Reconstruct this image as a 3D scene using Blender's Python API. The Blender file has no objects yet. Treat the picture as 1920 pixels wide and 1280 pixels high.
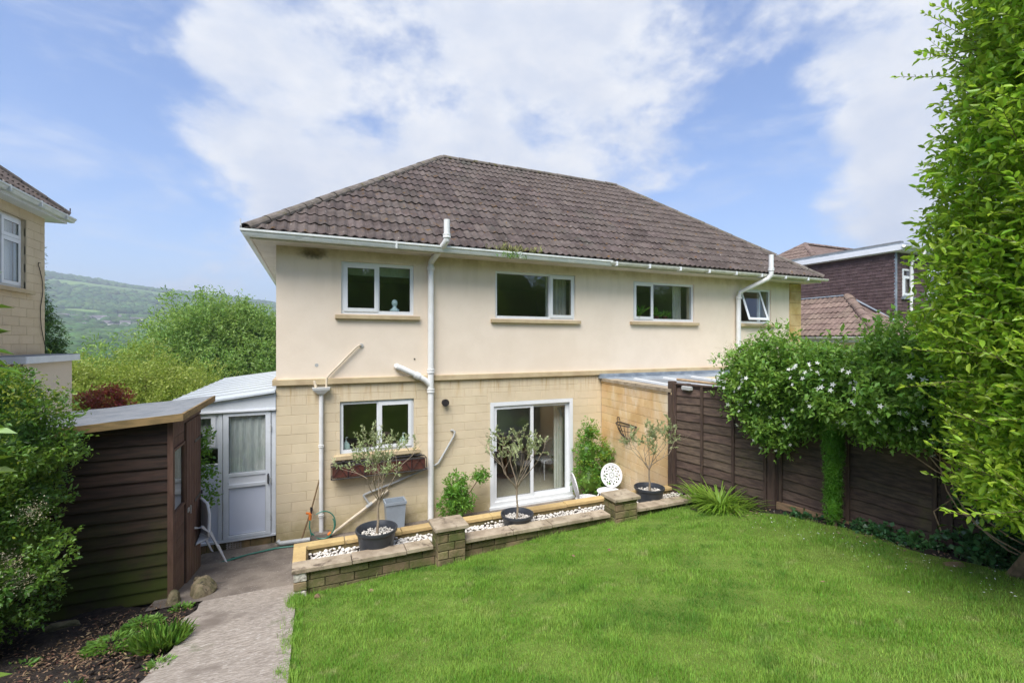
import bpy, bmesh, math, random
import numpy as np
from mathutils import Vector, Matrix
random.seed(7); rng = np.random.default_rng(7)
R = math.radians
S = bpy.context.scene; C = S.collection
# ------------------------------------------------------------------ camera
cam = bpy.data.cameras.new('camera'); cam.sensor_width = 36; cam.lens = 16.2; cam.clip_end = 8000; cam.clip_start = 0.05
co = bpy.data.objects.new('camera', cam); C.objects.link(co); S.camera = co
co.location = (0, 0, 3.3); co.rotation_euler = (R(90), 0, -math.atan(376/864))
# ------------------------------------------------------------------ view, sun, sky
S.view_settings.view_transform = 'Standard'; S.view_settings.look = 'None'
S.view_settings.exposure = 1.62; S.view_settings.gamma = 1; S.view_settings.use_curve_mapping = False
SUN_EL, SUN_AZ = R(56), R(220)       # azimuth clockwise from +Y
sd = Vector((math.sin(SUN_AZ)*math.cos(SUN_EL), math.cos(SUN_AZ)*math.cos(SUN_EL), math.sin(SUN_EL)))
sl = bpy.data.lights.new('sun', 'SUN'); sl.energy = 2.3; sl.angle = R(42); sl.color = (1, .965, .91)
so = bpy.data.objects.new('sun', sl); C.objects.link(so); so.rotation_euler = sd.to_track_quat('Z', 'Y').to_euler(); so.location = (0, -5, 30)

class NT:
    """tiny helper round a node tree"""
    def __init__(s, nt): s.t = nt; s.n = nt.nodes; s.l = nt.links
    def new(s, k, **kw):
        n = s.n.new(k)
        for a, v in kw.items(): setattr(n, a, v)
        return n
    def put(s, sock, v):
        if isinstance(v, bpy.types.NodeSocket): s.l.new(v, sock)
        elif v is not None:
            if isinstance(v, (tuple, list)) and len(v) == 3 and sock.type == 'RGBA': v = (*v, 1)
            sock.default_value = v
    def math(s, op, a, b=None, clamp=False):
        n = s.new('ShaderNodeMath', operation=op, use_clamp=clamp); s.put(n.inputs[0], a)
        if b is not None: s.put(n.inputs[1], b)
        return n.outputs[0]
    def vmath(s, op, a, b=None):
        n = s.new('ShaderNodeVectorMath', operation=op); s.put(n.inputs[0], a)
        if b is not None: s.put(n.inputs[1], b)
        return n.outputs['Value'] if op in ('DOT_PRODUCT', 'LENGTH') else n.outputs[0]
    def noise(s, vec, scale, detail=5, rough=.55, dist=0):
        n = s.new('ShaderNodeTexNoise'); s.put(n.inputs['Vector'], vec); n.inputs['Scale'].default_value = scale
        n.inputs['Detail'].default_value = detail; n.inputs['Roughness'].default_value = rough; n.inputs['Distortion'].default_value = dist
        return n.outputs[0]
    def ramp(s, v, a, b, lo=0., hi=1.):
        n = s.new('ShaderNodeMapRange', interpolation_type='SMOOTHSTEP'); s.put(n.inputs[0], v)
        for i, q in zip((1, 2, 3, 4), (a, b, lo, hi)): s.put(n.inputs[i], q)
        return n.outputs[0]
    def mix(s, f, a, b, mode='MIX'):
        n = s.new('ShaderNodeMix', data_type='RGBA', blend_type=mode); s.put(n.inputs[0], f); s.put(n.inputs[6], a); s.put(n.inputs[7], b)
        return n.outputs[2]

w = bpy.data.worlds.new('World'); S.world = w; w.use_nodes = True
N = NT(w.node_tree); N.n.clear()
sky = N.new('ShaderNodeTexSky', sky_type='NISHITA', sun_disc=False, sun_elevation=SUN_EL, sun_rotation=SUN_AZ, altitude=100, air_density=1.15, dust_density=1.0, ozone_density=1.6)
tc = N.new('ShaderNodeTexCoord').outputs['Generated']
sx = N.new('ShaderNodeSeparateXYZ'); N.put(sx.inputs[0], tc)
zz = N.math('ADD', N.math('MAXIMUM', sx.outputs[2], 0.0), .28)
pl = N.new('ShaderNodeCombineXYZ'); N.put(pl.inputs[0], N.math('DIVIDE', sx.outputs[0], zz)); N.put(pl.inputs[1], N.math('DIVIDE', sx.outputs[1], zz)); N.put(pl.inputs[2], N.math('MULTIPLY', sx.outputs[2], 1.3))
dv = N.vmath('MULTIPLY', tc, (1, 1, 1.7))
n1 = N.noise(dv, 3.4, 12, .58, .15)
n2 = N.noise(dv, 9.5, 9, .62, .1)
n3 = N.noise(pl.outputs[0], .55, 3, .5, 0)
cov = N.math('ADD', N.math('MULTIPLY', N.math('SUBTRACT', n1, .5), 3.9), N.math('MULTIPLY', N.math('SUBTRACT', n2, .5), .9))
# big cloud banks (a direction, its half-width in radians, weight): the banks the photograph shows
def sdir(px, py):
    th = math.atan(376/864); u = (px-960)/864; v = (640-py)/864
    return Vector((math.sin(th)+u*math.cos(th), math.cos(th)-u*math.sin(th), v)).normalized()
BANKS = [(620,150,.30,.42),(880,90,.34,.42),(1120,190,.26,.34),(420,60,.16,.25),(640,300,.24,.28),(1250,60,.18,.22),
         (1540,110,.12,.65),(1660,190,.16,.45),(1650,370,.10,.95),(1790,300,.16,.75),(340,440,.13,.40),(1800,150,.25,.25),
         (80,200,.20,-.55),(130,400,.14,-.32),(1430,330,.14,-.75),(1270,350,.15,-.45),(1400,120,.07,-.35),(1450,20,.09,-.2),(250,120,.06,-.2),(1450,420,.12,-.4),(60,20,.2,-.4)]
tot = None
for px, py, rad, wt in BANKS:
    d = N.vmath('DOT_PRODUCT', tc, tuple(sdir(px, py)))
    f = N.ramp(d, math.cos(rad*1.7), math.cos(rad*.1), 0, wt*(.62 if wt > 0 else .7))
    tot = f if tot is None else N.math('ADD', tot, f)
cov = N.math('ADD', N.math('ADD', cov, tot), N.math('MULTIPLY', N.math('SUBTRACT', n3, .5), .3))
alpha = N.math('MULTIPLY', N.ramp(cov, -.12, .74), .98)
wv = N.noise(N.vmath('MULTIPLY', dv, (1, 1, 2.2)), 2.6, 10, .66, .5)         # thin high veil
alpha = N.math('MAXIMUM', alpha, N.math('MULTIPLY', N.ramp(wv, .44, .72), .50))
hor = N.ramp(sx.outputs[2], -.02, .22, .45, 0.)          # air near the horizon is paler
shade = N.ramp(n2, .35, .7)
thick = N.ramp(cov, .45, 1.1)
cc = N.mix(shade, (.74, .79, .90), (1.0, 1.0, 1.0))
cc = N.mix(N.math('MULTIPLY', thick, .35), cc, (.62, .67, .80))
skyc = N.mix(1.0, sky.outputs[0], (.0515, .0565, .070), 'MULTIPLY')
skyc = N.mix(hor, skyc, (.215, .29, .395))
fin = N.mix(alpha, skyc, N.mix(1.0, cc, (.335, .335, .335), 'MULTIPLY'))
below = N.ramp(sx.outputs[2], -.06, -.01)
fin = N.mix(below, (.10, .12, .08), fin)
bg = N.new('ShaderNodeBackground'); N.put(bg.inputs[0], fin); bg.inputs[1].default_value = 1.0
ow = N.new('ShaderNodeOutputWorld'); N.l.new(bg.outputs[0], ow.inputs[0])

# ------------------------------------------------------------------ materials
def mat(name, c1, c2=None, scale=4, rough=.8, bump=0, bscale=40, rnd=0, isl=0, spec=.3, metal=0, spots=None, low=None, stretch=None, transl=0, band=None, detail=6, rampw=(.35, .65), extra=None):
    m = bpy.data.materials.new(name); m.use_nodes = True; T = NT(m.node_tree); T.n.clear()
    pos = T.new('ShaderNodeNewGeometry'); P0 = pos.outputs['Position']; P1 = P0
    if stretch: P1 = T.vmath('MULTIPLY', P0, stretch)
    col = (*c1, 1)
    if c2: col = T.mix(T.ramp(T.noise(P1, scale, detail, .6), *rampw), c1, c2)
    if spots:
        for (c3, sc, a, b, st) in spots:
            f = T.ramp(T.noise(P0 if not st else T.vmath('MULTIPLY', P0, st), sc, 5, .6), a, b)
            col = T.mix(f, col, c3)
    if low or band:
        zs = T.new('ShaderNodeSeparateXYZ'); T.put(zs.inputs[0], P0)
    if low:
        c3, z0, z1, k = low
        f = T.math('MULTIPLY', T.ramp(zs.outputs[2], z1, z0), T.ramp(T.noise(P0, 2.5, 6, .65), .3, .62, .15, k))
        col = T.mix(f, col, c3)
    if band:       # rain streaks running down from a ledge: colour, top, bottom, strength
        for (c3, z0, z1, k, sc) in band:
            st = T.noise(T.vmath('MULTIPLY', P0, (sc, sc, .5)), 1, 4, .7)
            f = T.math('MULTIPLY', T.math('MULTIPLY', T.ramp(zs.outputs[2], z0, z1), T.ramp(zs.outputs[2], z1+.012, z1+.002)), T.ramp(st, .46, .66, 0, k))
            col = T.mix(f, col, c3)
    if extra: col = extra(T, P0, col)
    if rnd or isl:
        src = T.new('ShaderNodeObjectInfo').outputs['Random'] if rnd else pos.outputs['Random Per Island']
        k = rnd or isl
        hs = T.new('ShaderNodeHueSaturation'); T.put(hs.inputs['Color'], col)
        T.put(hs.inputs['Value'], T.math('ADD', T.math('MULTIPLY', src, k), 1-k/2))
        hv = T.math('FRACT', T.math('MULTIPLY', src, 7.31))
        T.put(hs.inputs['Hue'], T.math('ADD', T.math('MULTIPLY', hv, k*.05), .5-k*.025)); col = hs.outputs[0]
    b = T.new('ShaderNodeBsdfPrincipled'); T.put(b.inputs['Base Color'], col)
    b.inputs['Roughness'].default_value = rough; b.inputs['Specular IOR Level'].default_value = spec; b.inputs['Metallic'].default_value = metal
    if bump:
        bn = T.new('ShaderNodeBump'); bn.inputs['Strength'].default_value = 1; bn.inputs['Distance'].default_value = bump
        T.put(bn.inputs['Height'], T.noise(P1, bscale, 5, .65)); T.put(b.inputs['Normal'], bn.outputs[0])
    o = T.new('ShaderNodeOutputMaterial'); sh = b.outputs[0]
    if transl:
        tl = T.new('ShaderNodeBsdfTranslucent'); T.put(tl.inputs[0], T.mix(.35, col, (.35, .5, .05)) if not isinstance(col, tuple) else col)
        mx = T.new('ShaderNodeMixShader'); mx.inputs[0].default_value = transl; T.l.new(sh, mx.inputs[1]); T.l.new(tl.outputs[0], mx.inputs[2]); sh = mx.outputs[0]
    T.l.new(sh, o.inputs[0]); return m

def glass(name, tint=(.95, .975, .965), refl=1.0, frost=0):
    m = bpy.data.materials.new(name); m.use_nodes = True; T = NT(m.node_tree); T.n.clear()
    tr = T.new('ShaderNodeBsdfTransparent'); T.put(tr.inputs[0], tint)
    gl = T.new('ShaderNodeBsdfGlossy'); gl.inputs['Roughness'].default_value = .01 + frost
    fr = T.new('ShaderNodeFresnel'); fr.inputs[0].default_value = 1.95; gb = T.new('ShaderNodeNewGeometry').outputs['Backfacing']
    mx = T.new('ShaderNodeMixShader'); T.put(mx.inputs[0], T.math('MULTIPLY', T.math('MULTIPLY', fr.outputs[0], refl, True), T.math('SUBTRACT', 1.0, gb))); T.l.new(tr.outputs[0], mx.inputs[1]); T.l.new(gl.outputs[0], mx.inputs[2])
    if frost:
        df = T.new('ShaderNodeBsdfDiffuse'); T.put(df.inputs[0], (.5, .6, .58)); m2 = T.new('ShaderNodeMixShader'); m2.inputs[0].default_value = .55
        T.l.new(mx.outputs[0], m2.inputs[1]); T.l.new(df.outputs[0], m2.inputs[2]); mx = m2
    o = T.new('ShaderNodeOutputMaterial'); T.l.new(mx.outputs[0], o.inputs[0]); return m

def mould_and_top_tone(T, P, col):     # the dark mould patch under the eaves and an uneven brown tone growing towards the wall top
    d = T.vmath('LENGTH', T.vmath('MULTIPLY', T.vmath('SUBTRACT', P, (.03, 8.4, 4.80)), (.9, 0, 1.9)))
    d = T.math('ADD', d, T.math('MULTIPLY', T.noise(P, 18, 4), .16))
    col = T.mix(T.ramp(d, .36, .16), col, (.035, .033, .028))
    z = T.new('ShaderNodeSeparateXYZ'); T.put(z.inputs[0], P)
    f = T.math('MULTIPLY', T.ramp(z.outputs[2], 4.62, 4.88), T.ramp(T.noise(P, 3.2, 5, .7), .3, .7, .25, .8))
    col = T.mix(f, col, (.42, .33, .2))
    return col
M = {}
M['render'] = mat('cream_render', (.79, .68, .555), (.745, .635, .51), 1.6, .9, .006, 120, band=[((.50, .41, .29), 3.9, 4.89, .22, 7), ((.56, .48, .37), 2.68, 2.9, .0, 9)], spots=[((.66, .57, .45), 75, .56, .74, None), ((.83, .73, .61), 45, .60, .76, None)], extra=mould_and_top_tone)
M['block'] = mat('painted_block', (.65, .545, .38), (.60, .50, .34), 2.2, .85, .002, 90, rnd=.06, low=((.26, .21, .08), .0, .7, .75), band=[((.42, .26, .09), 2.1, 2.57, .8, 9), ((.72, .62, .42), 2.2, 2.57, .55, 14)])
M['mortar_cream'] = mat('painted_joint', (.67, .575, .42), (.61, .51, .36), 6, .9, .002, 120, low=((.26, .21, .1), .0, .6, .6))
M['band'] = mat('string_course_stone', (.52, .42, .26), (.43, .33, .2), 3, .85, .002, 80, spots=[((.2, .17, .12), 3.2, .66, .8, (1, 1, 4))])
M['bath'] = mat('honey_block', (.62, .40, .18), (.70, .51, .28), 2.3, .9, .003, 60, rnd=.16, low=((.72, .60, .42), .2, 1.6, .6), spots=[((.78, .68, .52), 1.6, .5, .7, (1, 1, .4))])
M['mortar_bath'] = mat('honey_mortar', (.36, .25, .14), (.45, .34, .2), 12, .95)
M['stone_q'] = mat('yellow_quoin', (.56, .42, .2), (.42, .28, .1), 3, .9, .003, 50, rnd=.15)
M['upvc'] = mat('white_upvc', (.72, .74, .755), (.68, .70, .71), 3, .35, spec=.5)
M['pipe'] = mat('white_pipe', (.72, .72, .71), (.65, .65, .62), 5, .38, spec=.5)
M['greypipe'] = mat('grey_pipe', (.36, .37, .37), (.44, .44, .42), 8, .5)
M['creampipe'] = mat('cream_pipe', (.62, .54, .42), (.54, .45, .33), 8, .5)
M['gutter'] = mat('aged_white_gutter', (.60, .63, .61), (.70, .71, .68), 7, .5, low=None, spots=[((.38, .40, .33), 5, .56, .8, (1, 1, 6))])
M['gutter2'] = mat('old_plastic_gutter', (.66, .65, .58), (.5, .5, .42), 6, .5)
M['soffit'] = mat('soffit', (.62, .57, .5), (.55, .5, .43), 4, .8)
M['tile'] = mat('concrete_tile', (.064, .048, .042), (.105, .083, .074), 4, .92, .005, 60, rnd=.42, spots=[((.32, .29, .25), 15, .65, .72, None), ((.12, .065, .02), 7, .60, .70, None), ((.06, .055, .045), 1.4, .55, .75, None)])
M['ridge'] = mat('ridge_tile', (.16, .135, .115), (.10, .085, .07), 7, .95, .004, 50, rnd=.15, spots=[((.10, .09, .03), 6, .55, .7, None), ((.3, .28, .24), 22, .62, .7, None)])
M['tile2'] = mat('brown_tile', (.145, .102, .085), (.205, .15, .122), 6, .92, .004, 60, rnd=.35, spots=[((.10, .06, .06), 5, .6, .75, None), ((.42, .38, .32), 20, .66, .75, None)])
M['hung'] = mat('plain_hung_tile', (.085, .055, .055), (.108, .072, .072), 5, .85, .002, 60, isl=.35)
M['dark'] = mat('dark_void', (.03, .03, .03))
M['lead'] = mat('lead', (.17, .2, .24), (.27, .31, .35), 5, .5, .002, 20)
M['white'] = mat('white_paint', (.72, .74, .78), (.66, .68, .72), 4, .45)
M['whiteold'] = mat('flaking_white_paint', (.66, .69, .73), (.60, .63, .66), 5, .55, .001, 40, spots=[((.30, .30, .24), 9, .68, .74, None)])
M['panelblue'] = mat('door_panel', (.60, .64, .74), (.57, .61, .71), 2, .5)
M['brickdirty'] = mat('mossy_brick', (.22, .15, .07), (.13, .11, .05), 6, .95, .005, 60, rnd=.3, spots=[((.33, .26, .17), 9, .6, .75, None)])
M['wallbrick'] = mat('mossy_walling', (.21, .155, .09), (.10, .105, .035), 3.5, .95, .010, 40, rnd=.6, spots=[((.30, .22, .12), 8, .6, .75, None)])
M['walljoint'] = mat('walling_joint', (.07, .06, .03), (.10, .09, .04), 9, .95)
M['cap'] = mat('weathered_coping', (.27, .215, .15), (.40, .33, .24), 6, .95, .005, 60, rnd=.15, spots=[((.13, .10, .07), 9, .55, .7, None), ((.6, .57, .5), 23, .70, .74, None)])
M['capyellow'] = mat('yellow_coping', (.50, .36, .16), (.42, .29, .13), 5, .9, .004, 60, rnd=.12, spots=[((.25, .19, .12), 11, .62, .72, None)])
M['whitestone'] = mat('flaking_white_brick', (.7, .66, .58), (.16, .13, .1), 22, .9, .006, 40)
M['pebble'] = mat('white_pebble', (.56, .52, .46), (.68, .64, .58), 12, .6, .001, 40, rnd=.22)
M['pebblei'] = mat('white_pebble_small', (.54, .50, .44), (.66, .62, .56), 12, .6, isl=.3)
M['gritp'] = mat('grey_white_grit', (.62, .59, .53), (.30, .27, .23), 30, .8, isl=.6)
M['pot'] = mat('charcoal_plastic', (.030, .034, .042), (.04, .044, .052), 6, .42, spec=.4)
M['bark'] = mat('olive_bark', (.30, .24, .17), (.22, .17, .12), 20, .9, .002, 90)
M['bark2'] = mat('brown_bark', (.20, .14, .09), (.12, .09, .06), 12, .95, .004, 50)
M['vine'] = mat('pale_vine', (.42, .30, .18), (.30, .2, .12), 12, .9)
M['shed'] = mat('shed_board', (.058, .034, .025), (.028, .019, .015), 3, .75, .002, 30, rnd=.35, stretch=(1, 1, 9), low=((.05, .065, .008), .3, 1.7, 1.0))
M['shedf'] = mat('shed_front_board', (.125, .07, .052), (.085, .045, .034), 4, .8, .002, 30, rnd=.25, stretch=(6, 6, 1), low=((.2, .13, .07), .1, 1.1, .6))
M['fascia'] = mat('raw_fascia', (.30, .20, .09), (.18, .13, .06), 5, .85, .002, 30, stretch=(1, 1, 6))
M['felt'] = mat('roof_felt', (.17, .185, .20), (.23, .24, .25), 6, .9, .003, 250)
M['fence'] = mat('fence_board', (.125, .086, .064), (.066, .045, .036), 3, .85, .003, 30, rnd=.45, stretch=(2, 2, 12), spots=[((.14, .13, .05), 1.3, .6, .75, None), ((.20, .15, .11), 2, .62, .8, (1, 1, 10))])
M['fencepost'] = mat('fence_post', (.055, .036, .030), (.09, .058, .043), 4, .85, .002, 40, rnd=.3, stretch=(8, 8, 1))
M['sleeper'] = mat('gravel_board', (.27, .17, .10), (.18, .12, .07), 5, .9, .004, 30, stretch=(1, 1, 8), rnd=.2)
M['concrete'] = mat('ribbed_concrete', (.37, .32, .27), (.23, .195, .16), 6, .95, .006, 9, stretch=(2.4, 11, 1), detail=9, rampw=(.36, .62), spots=[((.50, .46, .41), 9, .54, .70, (2.5, 8, 1)), ((.14, .11, .09), 30, .60, .70, (1, 2, 1)), ((.17, .14, .115), 1.6, .50, .70, None), ((.10, .12, .05), 2.3, .64, .76, None)])
M['concrete2'] = mat('dark_concrete', (.22, .185, .15), (.14, .115, .095), 3, .95, .006, 45, spots=[((.40, .36, .31), 40, .60, .70, None), ((.09, .08, .07), 2.2, .6, .7, None)])
M['soil'] = mat('dark_soil', (.040, .030, .024), (.018, .014, .012), 9, .98, .03, 24, spots=[((.09, .06, .035), 30, .6, .7, None)])
M['litter'] = mat('dead_leaves', (.10, .05, .03), (.24, .17, .10), 14, .9, isl=.9)
M['rock'] = mat('mossy_rock', (.24, .19, .12), (.11, .10, .05), 7, .95, .03, 14, spots=[((.05, .045, .03), 12, .6, .7, None)])
M['lawnbase'] = mat('lawn_base', (.13, .19, .03), (.10, .15, .02), 3, .95, .01, 60)
M['grass'] = mat('grass_blade', (.15, .305, .034), (.235, .39, .062), 2.2, .6, isl=.75, spec=.25, transl=.35, spots=[((.38, .41, .16), 5.5, .57, .72, None), ((.10, .23, .03), 1.3, .52, .66, None), ((.34, .36, .12), .8, .6, .75, None)], rampw=(.4, .6))
def leafm(n, a, b, isl=.55, tr=.3, sp=.3, rough=.5, sc=3): return mat(n, a, b, sc, rough-.06, isl=isl, spec=min(.6, sp+.12), transl=tr+.1)
M['privet'] = leafm('hedge_leaf', (.27, .47, .03), (.42, .60, .06), .8, .38, .4, .42, 1.3)
M['clem'] = leafm('clematis_leaf', (.14, .29, .045), (.22, .38, .065), .6, .3)
M['pyra'] = leafm('firethorn_leaf', (.075, .18, .03), (.17, .30, .04), .6, .28, .45, .4)
M['pyratip'] = leafm('young_leaf', (.20, .30, .025), (.28, .32, .04), .5, .35)
M['ash'] = leafm('ash_leaf', (.20, .34, .08), (.28, .40, .10), .6, .35, sc=.6)
M['limes'] = leafm('lime_leaf', (.25, .33, .05), (.34, .39, .08), .5, .35, sc=.8)
M['olive'] = leafm('olive_leaf', (.42, .46, .26), (.30, .37, .16), .7, .25)
M['ivy'] = leafm('ivy_leaf', (.04, .12, .045), (.07, .18, .05), .7, .15, .4, .4)
M['acer'] = leafm('red_leaf', (.26, .02, .03), (.36, .04, .06), .6, .3)
M['cypress'] = leafm('cypress_leaf', (.09, .26, .015), (.13, .33, .03), .6, .2)
M['conifer'] = leafm('conifer_leaf', (.03, .085, .018), (.05, .12, .025), .7, .1, sc=1)
M['bushleaf'] = leafm('bright_bush_leaf', (.10, .27, .03), (.18, .36, .05), .6, .3)
M['lily'] = leafm('strap_leaf', (.18, .33, .03), (.26, .40, .06), .5, .35)
M['weed'] = leafm('weed_leaf', (.10, .24, .03), (.16, .31, .05), .6, .35)
M['magn'] = leafm('near_leaf', (.12, .25, .02), (.26, .36, .03), .8, .35, .5, .35)
M['flower'] = mat('white_petal', (.82, .82, .78), None, rough=.7, transl=.2)
M['flowerc'] = mat('cream_blossom', (.62, .58, .42), (.45, .36, .2), 9, .8, isl=.4)
M['wood_in'] = mat('brown_wood', (.16, .06, .025), (.10, .04, .02), 4, .4)
M['plaster'] = mat('room_plaster', (.66, .60, .50), None)
M['carpet'] = mat('carpet', (.50, .44, .34), (.45, .39, .3), 20, .95)
M['curtain'] = mat('curtain_cloth', (.80, .78, .72), (.74, .72, .66), 5, .9, transl=.3)
M['lace'] = mat('net_curtain', (.72, .73, .72), (.55, .56, .55), 6, .95, stretch=(10, 10, 1), transl=.2, spots=[((.85, .85, .84), 3, .5, .7, (9, 9, .6))])
M['roofsheet'] = mat('roof_sheet', (.50, .54, .58), (.44, .48, .50), 5, .5)
M['rib'] = mat('roof_rib', (.28, .30, .31), None, rough=.6)  # darker than the sheets: the ribs' shadow lines are put into this grey
M['lacew'] = mat('white_net', (.80, .81, .82), None, rough=.9, transl=.25)
M['castwhite'] = mat('white_cast_metal', (.70, .70, .71), (.64, .64, .65), 7, .4, spec=.4)
M['black'] = mat('black_iron', (.022, .020, .022), (.035, .03, .03), 9, .5)
M['coir'] = mat('rusty_liner', (.11, .035, .025), (.07, .03, .02), 9, .8)
M['binplastic'] = mat('grey_bin_plastic', (.27, .31, .35), (.24, .27, .30), 4, .5)
M['hose'] = mat('green_hose', (.03, .17, .12), None, rough=.4, spec=.5)
M['orange'] = mat('orange_plastic', (.62, .17, .03), None, rough=.4)
M['stick'] = mat('brown_cane', (.20, .13, .07), (.15, .10, .05), 14, .8)
M['bluewhite'] = mat('glazed_blue_white', (.55, .68, .74), None, rough=.3)
M['bottle'] = mat('pale_soap_bottle', (.55, .68, .62), None, rough=.25)
M['copper'] = mat('lampshade_cloth', (.42, .25, .12), None)
M['polyc'] = mat('beige_sheet', (.48, .40, .24), None, rough=.4)
M['glass'] = glass('window_glass', refl=1.25)
M['glassd'] = glass('roof_glass', (.25, .28, .3), 1.0)
M['frost'] = glass('obscured_glass', refl=.9, frost=.15)
M['bead'] = mat('black_gasket', (.03, .03, .03))
M['field'] = mat('valley_terrain', (.11, .19, .04), (.15, .235, .05), .006, .95, extra=lambda T, P, c: T.mix(T.ramp(T.noise(P, .004, 3), .45, .6), c, (.09, .15, .045)))
M['wood'] = leafm('far_wood', (.035, .080, .018), (.07, .13, .03), .8, 0, .1, .9, .01)
M['farwall'] = mat('far_house_wall', (.78, .72, .64), None, rnd=.35)
M['farroof'] = mat('far_house_roof', (.13, .115, .12), None, rnd=.5)

# ------------------------------------------------------------------ object helpers
WP = {}
def wpos(o): return WP.get(o.name, Vector((0, 0, 0))) if o else Vector((0, 0, 0))
def link(o, parent=None, wl=None):
    C.objects.link(o)
    wl = Vector(wl) if wl is not None else wpos(parent).copy()
    if parent: o.parent = parent
    o.location = wl - wpos(parent); WP[o.name] = wl
    return o
def thing(name, label, cat, loc=(0, 0, 0), group=None):
    o = bpy.data.objects.new(name, None); o.empty_display_size = .1; link(o, None, loc)
    return tag(o, label, cat, group)
def tag(o, label=None, cat=None, group=None, kind=None):
    if label: o['label'] = label
    if cat: o['category'] = cat
    if group: o['group'] = group
    if kind: o['kind'] = kind
    return o
class Fr:
    """wall frame: u along the wall, n outwards, z up"""
    def __init__(s, o, ud):
        s.o = Vector((*o, 0)) if len(o) == 2 else Vector(o); s.u = Vector((ud[0], ud[1], 0)).normalized(); s.n = Vector((s.u.y, -s.u.x, 0)); s.rz = math.atan2(s.u.y, s.u.x)
    def __call__(s, u, n, z): return s.o + s.u*u + s.n*n + Vector((0, 0, z))
ID = Fr((0, 0), (1, 0))
class MB:
    def __init__(s): s.v = []; s.f = []; s.mi = []; s.m = 0
    def add(s, vs, fs):
        b = len(s.v); s.v += [tuple(v) for v in vs]; s.f += [tuple(i+b for i in f) for f in fs]; s.mi += [s.m]*len(fs); return s
    def hexa(s, c):    # 8 corners: bottom 4 ccw, top 4 ccw
        return s.add(c, [(3, 2, 1, 0), (4, 5, 6, 7), (0, 1, 5, 4), (1, 2, 6, 5), (2, 3, 7, 6), (3, 0, 4, 7)])
    def box(s, x0, x1, y0, y1, z0, z1): return s.hexa([(x0, y0, z0), (x1, y0, z0), (x1, y1, z0), (x0, y1, z0), (x0, y0, z1), (x1, y0, z1), (x1, y1, z1), (x0, y1, z1)])
    def fbox(s, F, u0, u1, n0, n1, z0, z1):   # n0 inner, n1 outer
        return s.hexa([F(u0, n1, z0), F(u1, n1, z0), F(u1, n0, z0), F(u0, n0, z0), F(u0, n1, z1), F(u1, n1, z1), F(u1, n0, z1), F(u0, n0, z1)])
    def cbox(s, x0, x1, y0, y1, z0, z1, c=.006):    # box with chamfered edges all round
        vs = []; 
        for z, i in ((z0, c), (z0+c, 0), (z1-c, 0), (z1, c)):
            vs += [(x0+i, y0+i, z), (x1-i, y0+i, z), (x1-i, y1-i, z), (x0+i, y1-i, z)]
        fs = [(3, 2, 1, 0), (12, 13, 14, 15)]
        for k in range(3):
            for j in range(4): a = k*4+j; b = k*4+(j+1) % 4; fs.append((a, b, b+4, a+4))
        return s.add(vs, fs)
    def tube(s, pts, r, n=8, cap=True):
        pts = [Vector(p) for p in pts]; rs = r if isinstance(r, (list, tuple)) else [r]*len(pts); vs = []; fs = []
        up = None
        for i, p in enumerate(pts):
            t = (pts[min(i+1, len(pts)-1)] - pts[max(i-1, 0)]).normalized()
            if up is None: up = Vector((0, 0, 1)) if abs(t.z) < .9 else Vector((1, 0, 0))
            a = t.cross(up); a = a.normalized() if a.length > 1e-5 else t.orthogonal().normalized(); b = a.cross(t).normalized(); up = b
            for k in range(n): q = 2*math.pi*k/n; vs.append(p + (a*math.cos(q) + b*math.sin(q))*rs[i])
        for i in range(len(pts)-1):
            for k in range(n): k2 = (k+1) % n; fs.append((i*n+k, i*n+k2, (i+1)*n+k2, (i+1)*n+k))
        if cap: fs.append(tuple(range(n-1, -1, -1))); fs.append(tuple((len(pts)-1)*n+k for k in range(n)))
        return s.add(vs, fs)
    def lathe(s, c, prof, n=24):    # prof [(r,z)]
        vs = [(c[0]+r*math.cos(2*math.pi*k/n), c[1]+r*math.sin(2*math.pi*k/n), c[2]+z) for r, z in prof for k in range(n)]; fs = []
        for i in range(len(prof)-1):
            for k in range(n): k2 = (k+1) % n; fs.append((i*n+k, i*n+k2, (i+1)*n+k2, (i+1)*n+k))
        return s.add(vs, fs)
    def mesh(s, name, mats, off=(0, 0, 0), smooth=False):
        me = bpy.data.meshes.new(name); off = Vector(off)
        me.from_pydata([Vector(v)-off for v in s.v], [], s.f)
        for m in (mats if isinstance(mats, (list, tuple)) else [mats]): me.materials.append(m)
        if any(s.mi): me.polygons.foreach_set('material_index', s.mi)
        if smooth:
            me.polygons.foreach_set('use_smooth', [True]*len(me.polygons))
        me.update(); return me
    def build(s, name, m, parent=None, smooth=False, origin=None):
        wl = Vector(origin) if origin is not None else wpos(parent)
        o = bpy.data.objects.new(name, s.mesh(name, m, wl, smooth)); return link(o, parent, wl)
def smooth_by(o, ang=40):
    me = o.data; me.polygons.foreach_set('use_smooth', [True]*len(me.polygons)); me.set_sharp_from_angle(angle=R(ang)); return o
def inst(name, me, parent, wl, rz=0, rot=None, sc=None):
    o = bpy.data.objects.new(name, me); link(o, parent, wl); o.rotation_euler = rot if rot is not None else (0, 0, rz)
    if sc: o.scale = sc
    return o
def rectsub(r, holes):
    rs = [r]
    for h in holes:
        out = []
        for (a, b, c, d) in rs:
            if h[0] >= b or h[1] <= a or h[2] >= d or h[3] <= c: out.append((a, b, c, d)); continue
            if h[0] > a: out.append((a, h[0], c, d))
            if h[1] < b: out.append((h[1], b, c, d))
            a2, b2 = max(a, h[0]), min(b, h[1])
            if h[2] > c: out.append((a2, b2, c, h[2]))
            if h[3] < d: out.append((a2, b2, h[3], d))
        rs = out
    return [q for q in rs if q[1]-q[0] > .012 and q[3]-q[2] > .012]
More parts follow.
